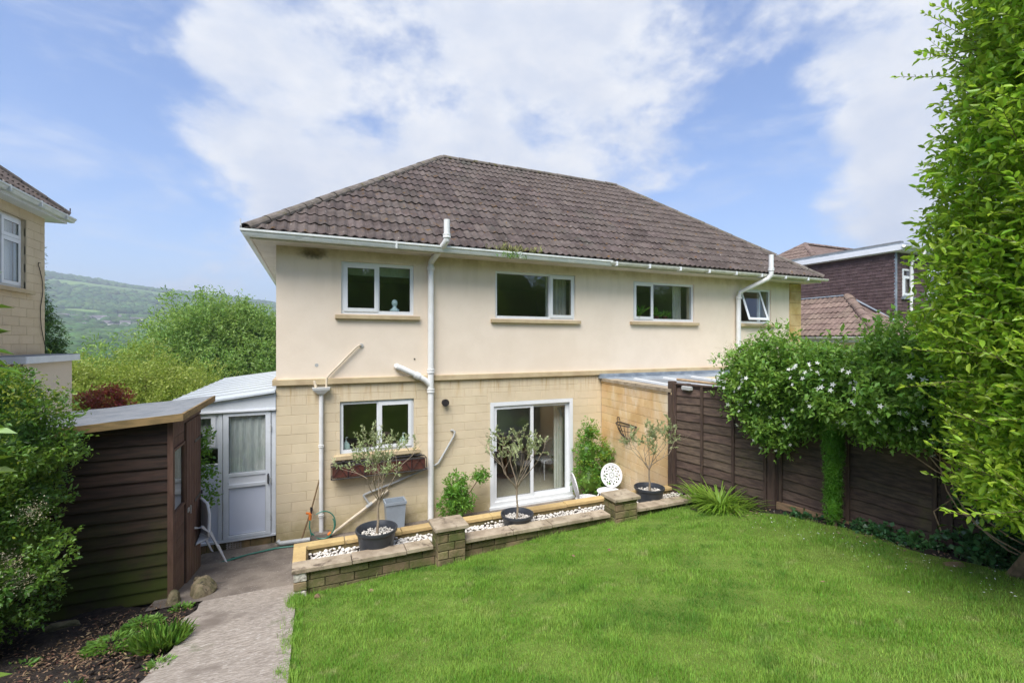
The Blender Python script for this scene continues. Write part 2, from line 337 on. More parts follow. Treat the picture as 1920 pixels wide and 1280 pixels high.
def chblock(mb, u0, u1, z0, z1, dep, ch=.003):   # local frame: x=u, front at y=0, back at +dep
    v = []
    for (y, i) in ((dep, 0), (ch, 0), (0, ch)): v += [(u0+i, y, z0+i), (u1-i, y, z0+i), (u1-i, y, z1-i), (u0+i, y, z1-i)]
    f = [(8, 9, 10, 11)]
    for k in (0, 1):
        for j in range(4): a = k*4+j; b = k*4+(j+1) % 4; f.append((a, b, b+4, a+4))
    return mb.add(v, f)
def blocks(parent, F, L, z0, z1, bw, bh, m, openings=(), gap=.008, dep=.03, name='block', proud=0., jit=0., limit=300, zvis=None, phase=0, gapn=0.):
    """bonded courses of separate blocks; F(u,0,z) is the finished face. Pieces past the limit are joined."""
    full = MB(); chblock(full, 0, bw-gap, 0, bh-gap, dep); fm = full.mesh(name, m); n = 0; rest = MB()
    rows = int((z1-z0)/bh + .999)
    items = []
    for i in range(rows):
        za, zb = z0+i*bh, min(z0+(i+1)*bh, z1)-gap; u = -bw*(.5 if (i+phase) % 2 else 0) - bw*0
        while u < L:
            a, b = max(u, 0), min(u+bw, L)-gap; u += bw
            if b-a < .03 or zb-za < .02: continue
            rs = rectsub((a, b, za, zb), openings)
            if rs: items.append((a, b, za, zb, rs))
    items.sort(key=lambda q: (F(q[0], 0, q[2])-Vector((0, 0, 3.3))).length)
    for (a, b, za, zb, rs) in items:
        off = proud + (random.uniform(-jit, jit) if jit else 0)
        if n < limit:
            if len(rs) == 1 and abs(b-a-bw+gap) < 1e-4 and abs(zb-za-bh+gap) < 1e-4 and rs[0] == (a, b, za, zb): me = fm
            else:
                q = MB()
                for r in rs: chblock(q, r[0]-a, r[1]-a, r[2]-za, r[3]-za, dep)
                me = q.mesh(name, m)
            inst(name, me, parent, F(a, off, za), F.rz); n += 1
        else:
            for r in rs: rest.fbox(F, r[0], r[1], -dep, off, r[2], r[3])
    if rest.v: rest.build(name, m, parent)['kind'] = 'stuff'
def wallgrid(F, L, z0, z1, th, openings=(), u0=0):
    """a wall slab with openings cut through it, reveals included"""
    us = sorted({u0, L, *[q for o in openings for q in o[:2]]}); zs = sorted({z0, z1, *[q for o in openings for q in o[2:]]}); mb = MB()
    hole = lambda a, b: any(o[0] < a < o[1] and o[2] < b < o[3] for o in openings)
    for i in range(len(us)-1):
        for j in range(len(zs)-1):
            a, b, c, d = us[i], us[i+1], zs[j], zs[j+1]
            if hole((a+b)/2, (c+d)/2): continue
            mb.add([F(a, 0, c), F(b, 0, c), F(b, 0, d), F(a, 0, d)], [(0, 1, 2, 3)])
            mb.add([F(a, -th, c), F(b, -th, c), F(b, -th, d), F(a, -th, d)], [(3, 2, 1, 0)])
    rim = [(u0, L, z0, z1, 1)] + [(*o, 0) for o in openings]
    for a, b, c, d, out in rim:
        q = [(a, c), (b, c), (b, d), (a, d)]
        for k in range(4):
            p, r = q[k], q[(k+1) % 4]
            if not out and (p[1] == r[1] == z0): continue
            mb.add([F(p[0], 0, p[1]), F(r[0], 0, r[1]), F(r[0], -th, r[1]), F(p[0], -th, p[1])], [(3, 2, 1, 0) if out else (0, 1, 2, 3)])
    return mb
def ringf(mb, F, u0, u1, z0, z1, w, n0, n1, wb=None):   # a rectangular frame of members w wide
    wb = wb or w
    mb.fbox(F, u0, u1, n0, n1, z0, z0+wb); mb.fbox(F, u0, u1, n0, n1, z1-w, z1)
    mb.fbox(F, u0, u0+w, n0, n1, z0+wb, z1-w); mb.fbox(F, u1-w, u1, n0, n1, z0+wb, z1-w); return mb
def window(parent, F, u0, u1, z0, z1, lights, n=-.04, fw=.05, sill=None, glassm='glass', fm='upvc', tilt=None, sillm='band', label=None):
    """window part > sash, pane, sill. lights: (u0,u1,z0,z1,opening?)"""
    mb = MB(); ringf(mb, F, u0, u1, z0, z1, fw, n-.07, n)
    us = sorted({l[0] for l in lights} | {l[1] for l in lights})
    for q in us[1:-1]: mb.fbox(F, q-.022, q+.022, n-.068, n-.003, z0+fw, z1-fw)
    for q in sorted({l[2] for l in lights} | {l[3] for l in lights})[1:-1]:
        ls = [l for l in lights if abs(l[2]-q) < 1e-6 or abs(l[3]-q) < 1e-6]
        mb.fbox(F, max(min(l[0] for l in ls), u0+fw), min(max(l[1] for l in ls), u1-fw), n-.066, n-.005, q-.022, q+.022)
    wn = mb.build('window', M[fm], parent)
    if label: wn['label'] = label
    for (a, b, c, d, op) in lights:
        a1 = max(a+.022, u0+fw) if a > u0 else u0+fw; b1 = min(b-.022, u1-fw) if b < u1 else u1-fw
        c1 = c+.022 if c > z0 else z0+fw; d1 = d-.022 if d < z1 else z1-fw
        tm = None
        if op:
            so_ = 'tilt' if op == 2 else 0
            q = MB(); ringf(q, F, a1-.018, b1+.018, c1-.018, d1+.018, .062, n+.001, n+.017)
            ga, gb, gc, gd = a1+.044, b1-.044, c1+.044, d1-.044
        else: q = None; ga, gb, gc, gd = a1, b1, c1, d1
        g = MB(); gn = n+.004 if op else n-.03
        g.fbox(F, ga-.004, gb+.004, gn-.006, gn-.001, gc-.004, gd+.004)
        be = MB(); ringf(be, F, ga-.001, gb+.001, gc-.001, gd+.001, .007, gn-.0, gn+.003)
        if op == 2:      # top-hung sash pushed out at the bottom
            piv = F(0, n+.01, d1); ax = F.u
            rot = Matrix.Translation(piv) @ Matrix.Rotation(R(-19), 4, ax) @ Matrix.Translation(-piv)
            for z in (q, g, be): z.v = [tuple(rot @ Vector(v)) for v in z.v]
        if q: q.build('sash', M[fm], wn)
        g.build('pane', M[glassm], wn); be.build('gasket', M['bead'], wn)
    if sill:
        MB().fbox(F, sill[0], sill[1], -.03, .07, z0-.085, z0-.022).build('sill', M[sillm], wn)
    return wn

# numpy mesh with many small faces
def npmesh(name, verts, faces, m, parent=None, origin=None, smooth=False):
    wl = Vector(origin) if origin is not None else wpos(parent)
    verts = (np.asarray(verts, dtype=np.float32) - np.array(wl, dtype=np.float32)); faces = np.asarray(faces, dtype=np.int32); k = faces.shape[1]
    me = bpy.data.meshes.new(name); me.vertices.add(len(verts)); me.vertices.foreach_set('co', verts.ravel())
    me.loops.add(faces.size); me.loops.foreach_set('vertex_index', faces.ravel()); me.polygons.add(len(faces))
    me.polygons.foreach_set('loop_start', np.arange(0, faces.size, k, dtype=np.int32))
    try: me.polygons.foreach_set('loop_total', np.full(len(faces), k, dtype=np.int32))
    except Exception: pass
    me.materials.append(m); me.update(calc_edges=True)
    if smooth: me.polygons.foreach_set('use_smooth', [True]*len(me.polygons))
    o = bpy.data.objects.new(name, me); return link(o, parent, wl)
def unit(a): return a/np.maximum(np.linalg.norm(a, axis=1, keepdims=True), 1e-6)
def rand_dirs(n): return unit(rng.normal(size=(n, 3)))
LEAF2 = [(0, 0, 0), (.45, .5, .10), (1, 0, -.08), (.45, -.5, .10)]; LF2 = [(0, 1, 2), (0, 2, 3)]
LEAF6 = [(0, 0, 0), (.28, .40, .09), (.68, .40, .07), (1, 0, -.12), (.68, -.40, .07), (.28, -.40, .09), (.5, 0, -.02)]
LF6 = [(0, 6, 1), (1, 6, 2), (2, 6, 3), (3, 6, 4), (4, 6, 5), (5, 6, 0)]
def leaves(name, P, D, ln, wd, m, parent=None, shape=2, kind=None, up=.6, tpl=None):
    """P roots, D directions of the leaf axes; size varies leaf by leaf"""
    n = len(P); D = unit(D); U = rand_dirs(n)*.8; U[:, 2] += up
    B = unit(np.cross(U, D)); Nn = np.cross(D, B)
    T, Fc = tpl if tpl else ((LEAF2, LF2) if shape == 2 else (LEAF6, LF6))
    T = np.array(T); s = rng.uniform(.5, 1.35, (n, 1, 1))
    V = P[:, None, :] + s*(D[:, None, :]*T[None, :, 0:1]*ln + B[:, None, :]*T[None, :, 1:2]*wd + Nn[:, None, :]*T[None, :, 2:3]*ln)
    F = (np.array(Fc)[None] + (np.arange(n)*len(T))[:, None, None]).reshape(-1, len(Fc[0]))
    o = npmesh(name, V.reshape(-1, 3), F, m, parent)
    if kind: o['kind'] = kind
    return o
def shell(blobs, n, depth=.35, bias=2.0, lump=.18, lf=3.5, seed=1, lseed=None):
    """points inside a union of lumpy ellipsoids, crowded to the skin; returns points, outward dirs"""
    r_ = np.random.default_rng(seed); vol = np.array([b[1][0]*b[1][1]+b[1][1]*b[1][2]+b[1][0]*b[1][2] for b in blobs]); ch = r_.choice(len(blobs), n*2, p=vol/vol.sum())
    c = np.array([b[0] for b in blobs])[ch]; rad = np.array([b[1] for b in blobs])[ch]; d = unit(r_.normal(size=(n*2, 3)))
    rk = np.random.default_rng(lseed if lseed is not None else seed+900); k = rk.normal(size=(5, 3))*lf; ph = rk.uniform(0, 6, 5)
    bumpy = 1 + lump*np.mean([np.sin(d@k[i]*1.0 + ph[i] + ch*1.7) for i in range(5)], axis=0)*2
    t = 1 - depth*r_.uniform(0, 1, n*2)**bias
    p = c + d*rad*(bumpy*t)[:, None]
    keep = np.ones(n*2, bool)
    for b in blobs: keep &= (np.linalg.norm((p-np.array(b[0]))/np.array(b[1]), axis=1) > 1-depth-.12)
    p, d = p[keep][:n], d[keep][:n]; return p, unit(d/np.array(rad[keep][:n]))
def clumps(p, d, per, spread, along=1.0, seed=2):
    """turn twig roots into leaves set along short twigs"""
    r_ = np.random.default_rng(seed); n = len(p); tw = unit(d + r_.normal(size=(n, 3))*.55); t = r_.uniform(-.4, 1, (n, per, 1))
    q = p[:, None, :] + tw[:, None, :]*t*spread*along + r_.normal(size=(n, per, 3))*spread*.22
    dd = tw[:, None, :]*.7 + r_.normal(size=(n, per, 3))*.75
    return q.reshape(-1, 3), dd.reshape(-1, 3)
def core(name, blobs, f, m, parent):
    mb = MB()
    for c, r in blobs:
        bm = bmesh.new(); bmesh.ops.create_icosphere(bm, subdivisions=2, radius=1)
        mb.add([(c[0]+v.co.x*r[0]*f*random.uniform(.85, 1.1), c[1]+v.co.y*r[1]*f*random.uniform(.85, 1.1), c[2]+v.co.z*r[2]*f) for v in bm.verts], [[v.index for v in fc.verts] for fc in bm.faces]); bm.free()
    return mb.build(name, m, parent)
# ================================================================== GROUND
def sm(a, b, x):
    t = np.clip((x-a)/(b-a), 0, 1); return t*t*(3-2*t)
def gz(X, Y):
    X = np.asarray(X, float); Y = np.asarray(Y, float)
    b = .2*np.clip(8.2-Y, 0, None); b = b + .04*np.clip(X, 0, 7)*sm(1.2, 4.6, Y)*sm(8.4, 6, Y)
    return b
def und(X, Y): return .012*np.sin(X*2.1+Y*1.3)+.010*np.sin(X*.9-Y*2.7+1)
def sheet(name, x0, x1, y0, y1, st, fz, m, edge=None):
    nx = max(2, int((x1-x0)/st)+1); ny = max(2, int((y1-y0)/st)+1)
    X, Y = np.meshgrid(np.linspace(x0, x1, nx), np.linspace(y0, y1, ny), indexing='ij')
    if edge: X, Y = edge(X, Y)
    Z = fz(X, Y); V = np.stack([X, Y, Z], -1).reshape(-1, 3); i = np.arange(nx-1)[:, None]*ny+np.arange(ny-1)[None]
    F = np.stack([i, i+ny, i+ny+1, i+1], -1).reshape(-1, 4)
    o = npmesh(name, V, F, m, smooth=True); o['kind'] = 'structure'; return o
def lawn_edge(X, Y):      # right border wanders along the fence bed
    k = np.clip((X-4.2)/1.3, 0, 1); return X + k*(.10*np.sin(Y*2.3)+.05*np.sin(Y*6.1+1)+.13+.15*sm(4.2, 5.4, Y)), Y
sheet('lawn', -.17, 5.5, -7, 5.52, .09, lambda X, Y: gz(X, Y)+und(X, Y), M['lawnbase'], lawn_edge)
sheet('fence_bed', 5.2, 6.2, -7, 5.52, .06, lambda X, Y: gz(X, Y)-.02+.022*np.sin(X*31+Y*17)*np.sin(Y*23), M['soil'])
def pathx(X, Y):
    k = (X+1.1)/.95; return X - (1-np.clip(k, 0, 1))*(.12*sm(5, 1.5, Y)+.03*np.sin(Y*5)+.02*np.sin(Y*13)), Y
sheet('path', -1.12, -.15, -7, 6.02, .05, lambda X, Y: gz(np.minimum(X, 0), Y)+.014+.002*np.sin(Y*46)+.008*np.sin(Y*3.1+X*2), M['concrete'], pathx)
sheet('ramp', -1.62, -.12, 6.02, 7.9, .06, lambda X, Y: gz(-1, Y)+.004+.012*np.sin(X*3+Y*2)*np.sin(Y*2.2) - .03*sm(6.5, 6.0, Y)*0, M['concrete2'])
sheet('patio', -2.4, 6.2, 7.9, 8.6, .3, lambda X, Y: gz(-1, Y)*.35+.002, M['concrete2'])
sheet('patio', -.13, 5.9, 6.1, 7.9, .5, lambda X, Y: X*0, M['concrete2'])
r3 = np.random.default_rng(3)
def soilz(X, Y):
    q = gz(-1, Y)-.035+.03*np.sin(X*7+Y*3)*np.sin(Y*5-X*2)+.012*np.sin(X*29+Y*13)*np.sin(Y*31-X*9)
    return q+r3.uniform(-.010, .010, np.shape(q)) + .05*sm(-1.4, -2.2, X)*sm(3, 5, Y)
sheet('soil_bed', -7, -1.05, -3, 8.6, .035, soilz, M['soil'])
# terrain beyond: one sheet out to the far hill
PX = [-1.3, -1.05, -.99, -.8, -.6, -.5, 0, .8, 2]
def terrain(X, Y):
    r = np.hypot(X, Y); u = np.arctan2(X, Y)
    near = gz(X, Y) - .12 - 1.0*sm(8, 6.6, X)*sm(-9, -7, X)*sm(-8, -6, Y)*sm(18, 16.5, Y)
    prof = np.interp(r, [0, 17, 24, 45, 90, 200, 330, 600, 800, 1000, 1150, 1300, 1500, 1750, 2050, 2300, 4000], [0, -.3, -2.2, -6, -12, -22, -22, -8, 14, 44, 66, 98, 150, 215, 268, 262, 120])
    f = np.interp(u, [-3.2, -1.15, -.80, -.63, -.42, -.30, -.1, .3, 1, 3.2], [.4, .84, .90, .87, .82, .74, .58, .35, .3, .3])
    far = np.where(prof > 0, prof*f, prof) + sm(60, 300, r)*(4*np.sin(X*.011+1)*np.sin(Y*.009)+2*np.sin(X*.031)*np.sin(Y*.027+2))
    back = sm(0, -6, Y)
    return near*(sm(26, 17, r)) + far*(1-sm(26, 17, r))*(1-back) + back*(1-sm(26, 17, r))*np.clip(near, None, 4)
rr = np.concatenate([np.arange(.01, 30, .8), np.geomspace(30, 4000, 110)]); aa = np.linspace(-math.pi, math.pi, 241)
RR, AA = np.meshgrid(rr, aa, indexing='ij'); X = RR*np.sin(AA); Y = RR*np.cos(AA); V = np.stack([X, Y, terrain(X, Y)], -1).reshape(-1, 3)
i = np.arange(len(rr)-1)[:, None]*241+np.arange(240)[None]
o = npmesh('ground', V, np.stack([i, i+1, i+242, i+241], -1).reshape(-1, 4), M['field'], smooth=True); o['kind'] = 'structure'

# ================================================================== ROOF TILES
def tile_geo(tw, tl, roll=.030, waves=2, n=12, th=.014, lift=.022):
    """one interlocking tile in slope space: x across, y up the slope, z off the slope"""
    v = []; f = []
    for y, dz in ((0, lift), (tl+.05, 0)):
        for k in range(n+1):
            x = tw*k/n; z = roll*(.5-.5*math.cos(2*math.pi*waves*k/n))**1.4; v.append((x, y, z+dz+th))
    for k in range(n+1): x = tw*k/n; z = roll*(.5-.5*math.cos(2*math.pi*waves*k/n))**1.4; v.append((x, .002, z+lift-.006))
    m = n+1
    for k in range(n): f.append((k, k+1, m+k+1, m+k)); f.append((2*m+k, 2*m+k+1, k+1, k))
    f.append((0, m, 2*m)); f.append((n, 2*m+n, m+n))
    return v, f
def roof_slope(parent, O, ad, bd, nd, L, H, left, right, tw, gauge, m, limit, name='tile', geo=None, cutok=True, rest=None):
    """rows of tiles over a slope. left(b), right(b): limits along a. O eave corner; ad, bd, nd unit axes"""
    O, ad, bd, nd = Vector(O), Vector(ad).normalized(), Vector(bd).normalized(), Vector(nd).normalized()
    rot = Matrix((ad, bd, nd)).transposed(); gv, gf = geo or tile_geo(tw, gauge)
    me = bpy.data.meshes.new(name); me.from_pydata(gv, [], gf); me.materials.append(M[m]); items = []
    for i in range(int(H/gauge+.999)):
        b0 = i*gauge; b1 = min(b0+gauge, H)
        lo = min(left(b0), left(b1)); hi = max(right(b0), right(b1)); j0 = math.floor(lo/tw)-1; j1 = math.ceil(hi/tw)+1
        for j in range(j0, j1):
            a = j*tw
            if a+tw <= lo or a >= hi: continue
            inside = min(a, a) >= max(left(b0), left(b1+.05))-.001 and a+tw <= min(right(b0), right(b1+.05))+.001 and b0+gauge <= H+.06
            p = O + ad*a + bd*b0; items.append(((p-Vector((0, 0, 3.3))).length, a, b0, inside, p))
    items.sort(key=lambda q: q[0]); rv, rf = rest if rest is not None else ([], []); cnt = 0
    for (_, a, b0, inside, p) in items:
        dn = random.uniform(-.003, .004); ra = random.gauss(0, .004); mm = me
        Rl = rot.to_4x4() @ Matrix.Rotation(ra, 4, 'Z') @ Matrix.Rotation(random.gauss(0, .006), 4, 'X')
        if not inside:
            bm = bmesh.new(); vs = [bm.verts.new(v) for v in gv]
            for fc in gf: bm.faces.new([vs[k] for k in fc])
            for fn, sgn in ((left, -1), (right, 1)):
                A = Vector((fn(b0)-a, 0, 0)); B = Vector((fn(b0+gauge)-a, gauge, 0)); d = (B-A).normalized(); no = Vector((d.y, -d.x, 0))*sgn
                bmesh.ops.bisect_plane(bm, geom=bm.verts[:]+bm.edges[:]+bm.faces[:], plane_co=A, plane_no=no, clear_outer=True)
            bmesh.ops.bisect_plane(bm, geom=bm.verts[:]+bm.edges[:]+bm.faces[:], plane_co=(0, H-b0+.01, 0), plane_no=(0, 1, 0), clear_outer=True)
            if not bm.faces: bm.free(); continue
            if max(v.co.x for v in bm.verts)-min(v.co.x for v in bm.verts) < .02: bm.free(); continue
            if cnt < limit:
                mm = bpy.data.meshes.new(name); bm.to_mesh(mm); mm.materials.append(M[m])
            else:
                bm.verts.index_update(); k = len(rv); rv += [tuple(p + nd*dn + (Rl @ v.co)) for v in bm.verts]; rf += [tuple(k+v.index for v in fc.verts) for fc in bm.faces]
            bm.free()
            if cnt >= limit: continue
        if cnt < limit:
            inst(name, mm, parent, p+nd*dn, rot=Rl.to_euler()); cnt += 1
        else:
            k = len(rv); rv += [tuple(p + nd*dn + (Rl @ Vector(v))) for v in gv]; rf += [tuple(k+q for q in fc) for fc in gf]
    if rest is None and rf:
        mb = MB(); mb.v = rv; mb.f = rf; mb.mi = [0]*len(rf); mb.build(name, M[m], parent)['kind'] = 'stuff'
def ridge_run(parent, A, B, r=.115, seg=.42, m='ridge', name='ridge_tile', drop=.03, flat=.75):
    A, B = Vector(A), Vector(B); d = (B-A).normalized(); L = (B-A).length; n = max(1, round(L/seg)); seg = L/n
    side = d.cross(Vector((0, 0, 1))).normalized(); up = side.cross(d).normalized(); mb = MB(); K = 9
    for t, s in ((0, 1.0), (seg*.97, .93)):
        for rad in (r*s, r*s-.018):
            for k in range(K): q = math.pi*(k/(K-1)*1.12-.06); mb.v.append((t, rad*math.cos(q), rad*math.sin(q)*flat))
    for k in range(K-1):
        mb.f += [(k, k+1, 2*K+k+1, 2*K+k), (k, K+k, K+k+1, k+1), (2*K+k, 2*K+k+1, 3*K+k+1, 3*K+k)]
    mb.f += [(0, 2*K, 3*K, K), (K-1, 2*K-1, 4*K-1, 3*K-1)]
    mb.mi = [0]*len(mb.f); me = mb.mesh(name, M[m], smooth=False); rot = Matrix((d, side, up)).transposed()
    for i in range(n):
        inst(name, me, parent, A + d*seg*i + up*(-drop+random.uniform(-.004, .006)), rot=(rot.to_4x4() @ Matrix.Rotation(random.gauss(0, .012), 4, 'Z')).to_euler())
def gutter(parent, pts, out, h=.10, w=.11, m='gutter', name='gutter', ogee=True):
    """open trough with a moulded front; pts bottom-back line"""
    prof = [(0, h), (0, 0), (w*.62, 0), (w*.78, h*.35), (w*.80, h*.5), (w, h*.72), (w, h), (w-.008, h), (w-.008, h*.75), (w*.74, h*.5), (w*.58, .008), (.008, .008), (.008, h)] if ogee else \
        [(w/2-w/2*math.cos(q), h-h*math.sin(q)) for q in np.linspace(0, math.pi, 9)] + [(w/2+(w/2-.006)*math.cos(q), h-(h-.006)*math.sin(q)) for q in np.linspace(0, math.pi, 9)]
    mb = MB(); n = len(prof); vs = []; fs = []
    for i, p in enumerate(pts):
        o_ = Vector(out[i]); 
        for a, z in prof: vs.append(Vector(p) + o_*a + Vector((0, 0, z)))
    for i in range(len(pts)-1):
        for k in range(n): fs.append((i*n+k, i*n+(k+1) % n, (i+1)*n+(k+1) % n, (i+1)*n+k))
    fs += [tuple(range(n))[::-1], tuple((len(pts)-1)*n+k for k in range(n))]
    mb.add(vs, fs); return mb.build(name, M[m], parent)

# ================================================================== MAIN HOUSE
H = thing('semi_detached_house', 'cream rendered two-storey semi-detached pair with brown tiled hip roof behind the patio', 'house', (-.53, 8.45, 0))
FF = Fr((-.53, 8.45), (1, 0)); u_ = lambda x: x+.53
W = {'w1': (.47, 1.72, 3.78, 4.69), 'w2': (3.32, 5.15, 3.76, 4.70), 'w3': (6.67, 8.48, 3.77, 4.67), 'w4': (10.02, 11.16, 3.77, 4.66)}
K = (.45, 1.72, 1.36, 2.26); D = (3.21, 5.08, .05, 2.10)
uo = [(u_(a), u_(b), c, d) for a, b, c, d in W.values()]
LX = 12.31+.53
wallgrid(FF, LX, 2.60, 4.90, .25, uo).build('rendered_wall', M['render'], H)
lo = [(u_(a), u_(b), c, d) for a, b, c, d in (K, D)]
bk = Fr((-.53, 8.456), (1, 0))
wallgrid(bk, LX, 0, 2.6, .24, lo).build('joint_backing', M['mortar_cream'], H)
lint = (u_(3.15), u_(5.13), 2.10, 2.30)
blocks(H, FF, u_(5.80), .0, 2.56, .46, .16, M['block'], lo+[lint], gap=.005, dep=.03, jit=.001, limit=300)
for a, b in ((3.155, 3.245), (3.25, 3.75), (3.755, 4.33), (4.335, 4.93), (4.935, 5.13)):   # lintel blocks outlined by open joints
    q = MB(); chblock(q, 0, b-a-.006, 0, .19, .03); inst('lintel_block', q.mesh('lintel_block', M['block']), H, FF(u_(a), .001, 2.105))
SF = Fr((-.527, 15.84), (0, -1))     # left side wall, faces -X
wallgrid(SF, 7.37, 0, 4.90, .25).build('side_wall', M['render'], H)
wallgrid(Fr((12.307, 8.47), (0, 1)), 7.37, 0, 4.90, .25).build('side_wall', M['render'], H)
wallgrid(Fr((12.31, 15.85), (-1, 0)), LX, 0, 4.90, .25, [(2, 5, 1, 2.2), (7, 9.9, .6, 2.3), (2, 4, 3.6, 4.6), (9, 11, 3.6, 4.6)]).build('front_wall', M['render'], H)
# string course in lengths
xs = [-.58, 2.0, 5.78, 9.9]
for a, b in zip(xs, xs[1:]): MB().cbox(a, b-.004, 8.395, 8.5, 2.575, 2.675, .006).build('string_course', M['band'], H)
MB().cbox(-.585, -.5, 8.42, 12, 2.575, 2.675, .005).build('string_course', M['band'], H)
# stone pier at the right end
QF = Fr((11.87, 8.45), (1, 0)); z = 0; k = 0
while z < 4.86:
    h = .31; q = MB(); chblock(q, 0, .44, 0, min(h, 4.87-z)-.005, .05, .006); inst('pier_stone', q.mesh('pier_stone', M['stone_q']), H, QF(0, .03, z)); z += h
# windows
def fw_(key, lights, **kw):
    a, b, c, d = W[key]; return window(H, FF, u_(a), u_(b), c, d, [(u_(l[0]), u_(l[1]), l[2], l[3], l[4]) for l in lights], sill=(u_(a)-.1, u_(b)+.1), **kw)
a, b, c, d = W['w1']; fw_('w1', [(a, 1.09, c, d, 1), (1.09, b, c, d, 0)], fw=.062)
a, b, c, d = W['w2']; fw_('w2', [(a, 4.55, c, d, 0), (4.55, b, c, d, 1)], fw=.05)
a, b, c, d = W['w3']; fw_('w3', [(a, 7.25, c, d, 1), (7.25, b, c, d, 0)], fw=.055)
a, b, c, d = W['w4']; fw_('w4', [(a, 10.78, c, d, 2), (10.78, b, c, d, 0)], fw=.05, label='window with its left sash pushed open at the bottom')
a, b, c, d = K; window(H, FF, u_(a), u_(b), c, d, [(u_(a), u_(1.09), c, d, 0), (u_(1.09), u_(b), c, d, 1)], sill=(u_(a)-.1, u_(b)+.1), fw=.055)
# sliding patio door
a, b, c, d = D; mb = MB(); ringf(mb, FF, u_(a), u_(b), c, d, .075, -.13, .012, .085); dr = mb.build('patio_door', M['upvc'], H)
MB().fbox(FF, u_(a)-.02, u_(b)+.02, -.05, .05, .0, .05).build('threshold', M['upvc'], dr)
def slab_sash(x0, x1, n):
    q = MB(); ringf(q, FF, u_(x0), u_(x1), c+.085, d-.075, .07, n-.035, n, .075); q.build('sliding_sash', M['upvc'], dr)
    g = MB(); g.fbox(FF, u_(x0)+.065, u_(x1)-.065, n-.022, n-.014, c+.15, d-.14); g.build('pane', M['glass'], dr)
    be = MB(); ringf(be, FF, u_(x0)+.068, u_(x1)-.068, c+.158, d-.143, .007, n-.014, n-.004); be.build('gasket', M['bead'], dr)
slab_sash(a+.075, 4.165, -.02); slab_sash(4.12, b-.075, -.065)
q = MB(); q.fbox(FF, u_(a)+.085, u_(a)+.125, -.02, .03, .92, 1.14); q.build('door_handle', M['black'], dr)
# rooms behind the glass (floors, walls, ceiling)
mb = MB(); mb.box(-.28, 12.06, 8.70, 15.6, .0, .04); mb.build('ground_floor', M['carpet'], H)
MB().box(-.28, 12.06, 8.70, 15.6, 2.40, 2.62).build('first_floor', M['plaster'], H)
MB().box(-.28, 12.06, 8.70, 15.6, 4.78, 4.86).build('ceiling', M['plaster'], H)
for x in (2.55, 6.0, 9.2, 9.75): MB().box(x, x+.1, 8.70, 15.6, .05, 4.77).build('partition', M['plaster'], H)
MB().box(-.28, 2.5, 12.6, 12.7, .05, 2.39).build('partition', M['plaster'], H); MB().box(6.12, 12.0, 12.6, 12.7, .05, 2.39).build('partition', M['plaster'], H)
MB().box(-.28, 12.0, 12.0, 12.1, 2.63, 4.77).build('partition', M['plaster'], H)
def drape(name, x0, x1, y, z0, z1, m, parent, amp=.03, wl=.09, th=.004, back=None):
    n = int((x1-x0)/wl*8)+2; v = []; f = []
    for k in range(n):
        x = x0+(x1-x0)*k/(n-1); yy = y+amp*math.sin(2*math.pi*(x-x0)/wl)+amp*.3*math.sin(x*37)
        v += [(x, yy, z0+.01*math.sin(x*21)), (x+.004*math.sin(x*9), yy*.9+y*.1, z1)]
    for k in range(n-1): f.append((2*k, 2*k+2, 2*k+3, 2*k+1))
    mb = MB(); mb.add(v, f); o = mb.build(name, M[m], parent, smooth=True); return o
drape('curtain', 4.84, 5.05, 8.84, .1, 2.2, 'curtain', H, .02, .06)
drape('curtain', 4.62, 5.12, 8.80, 3.7, 4.75, 'curtain', H)
drape('curtain', 8.12, 8.40, 8.80, 3.7, 4.75, 'curtain', H, .015)
MB().box(.48, 1.70, 8.78, 8.80, 4.50, 4.74).build('roller_blind', M['frost'], H)

# roof geometry: eave (-.92,7.98,4.99) .. (12.56,7.98,4.99), ridge (3.21,12.15,8.26) .. (8.90,12.15,8.26)
E0 = Vector((-.92, 7.98, 4.985)); E1 = Vector((12.56, 7.98, 4.985)); G0 = Vector((3.21, 12.15, 8.24)); G1 = Vector((8.90, 12.15, 8.24)); B0 = Vector((-.92, 16.32, 4.985)); B1 = Vector((12.56, 16.32, 4.985))
lowz = Vector((0, 0, -.035))
mb = MB(); mb.add([E0+lowz, E1+lowz, G1+lowz, G0+lowz, B0+lowz, B1+lowz], [(0, 1, 2, 3), (4, 0, 3), (1, 5, 2), (5, 4, 3, 2)]); mb.build('roof_deck', M['tile'], H)
run = G0.y-E0.y; rise = G0.z-E0.z; SLn = math.hypot(run, rise); cp, sp_ = run/SLn, rise/SLn
lf_ = lambda b: b*cp*(G0.x-E0.x)/run; rt_ = lambda b: (E1.x-E0.x) - b*cp*(E1.x-G1.x)/run
restL = ([], [])
# left hip slope and right hip slope go into the joined remainder of the same roof
roof_slope(H, E0, (1, 0, 0), (0, cp, sp_), (0, -sp_, cp), E1.x-E0.x, SLn, lf_, rt_, .30, SLn/15, 'tile', 292, rest=restL)
rx = G0.x-E0.x; SL2 = math.hypot(rx, rise); c2, s2 = rx/SL2, rise/SL2
roof_slope(H, B0, (0, -1, 0), (c2, 0, s2), (-s2, 0, c2), 8.34, SL2, lambda b: b*c2*(B0.y-G0.y)/rx, lambda b: 8.34-b*c2*(G0.y-E0.y)/rx, .30, SL2/15, 'tile', 0, rest=restL)
rx3 = E1.x-G1.x; SL3 = math.hypot(rx3, rise); c3_, s3_ = rx3/SL3, rise/SL3
roof_slope(H, E1, (0, 1, 0), (-c3_, 0, s3_), (s3_, 0, c3_), 8.34, SL3, lambda b: b*c3_*(G1.y-E1.y)/rx3, lambda b: 8.34-b*c3_*(B1.y-G1.y)/rx3, .30, SL3/15, 'tile', 0, rest=restL)
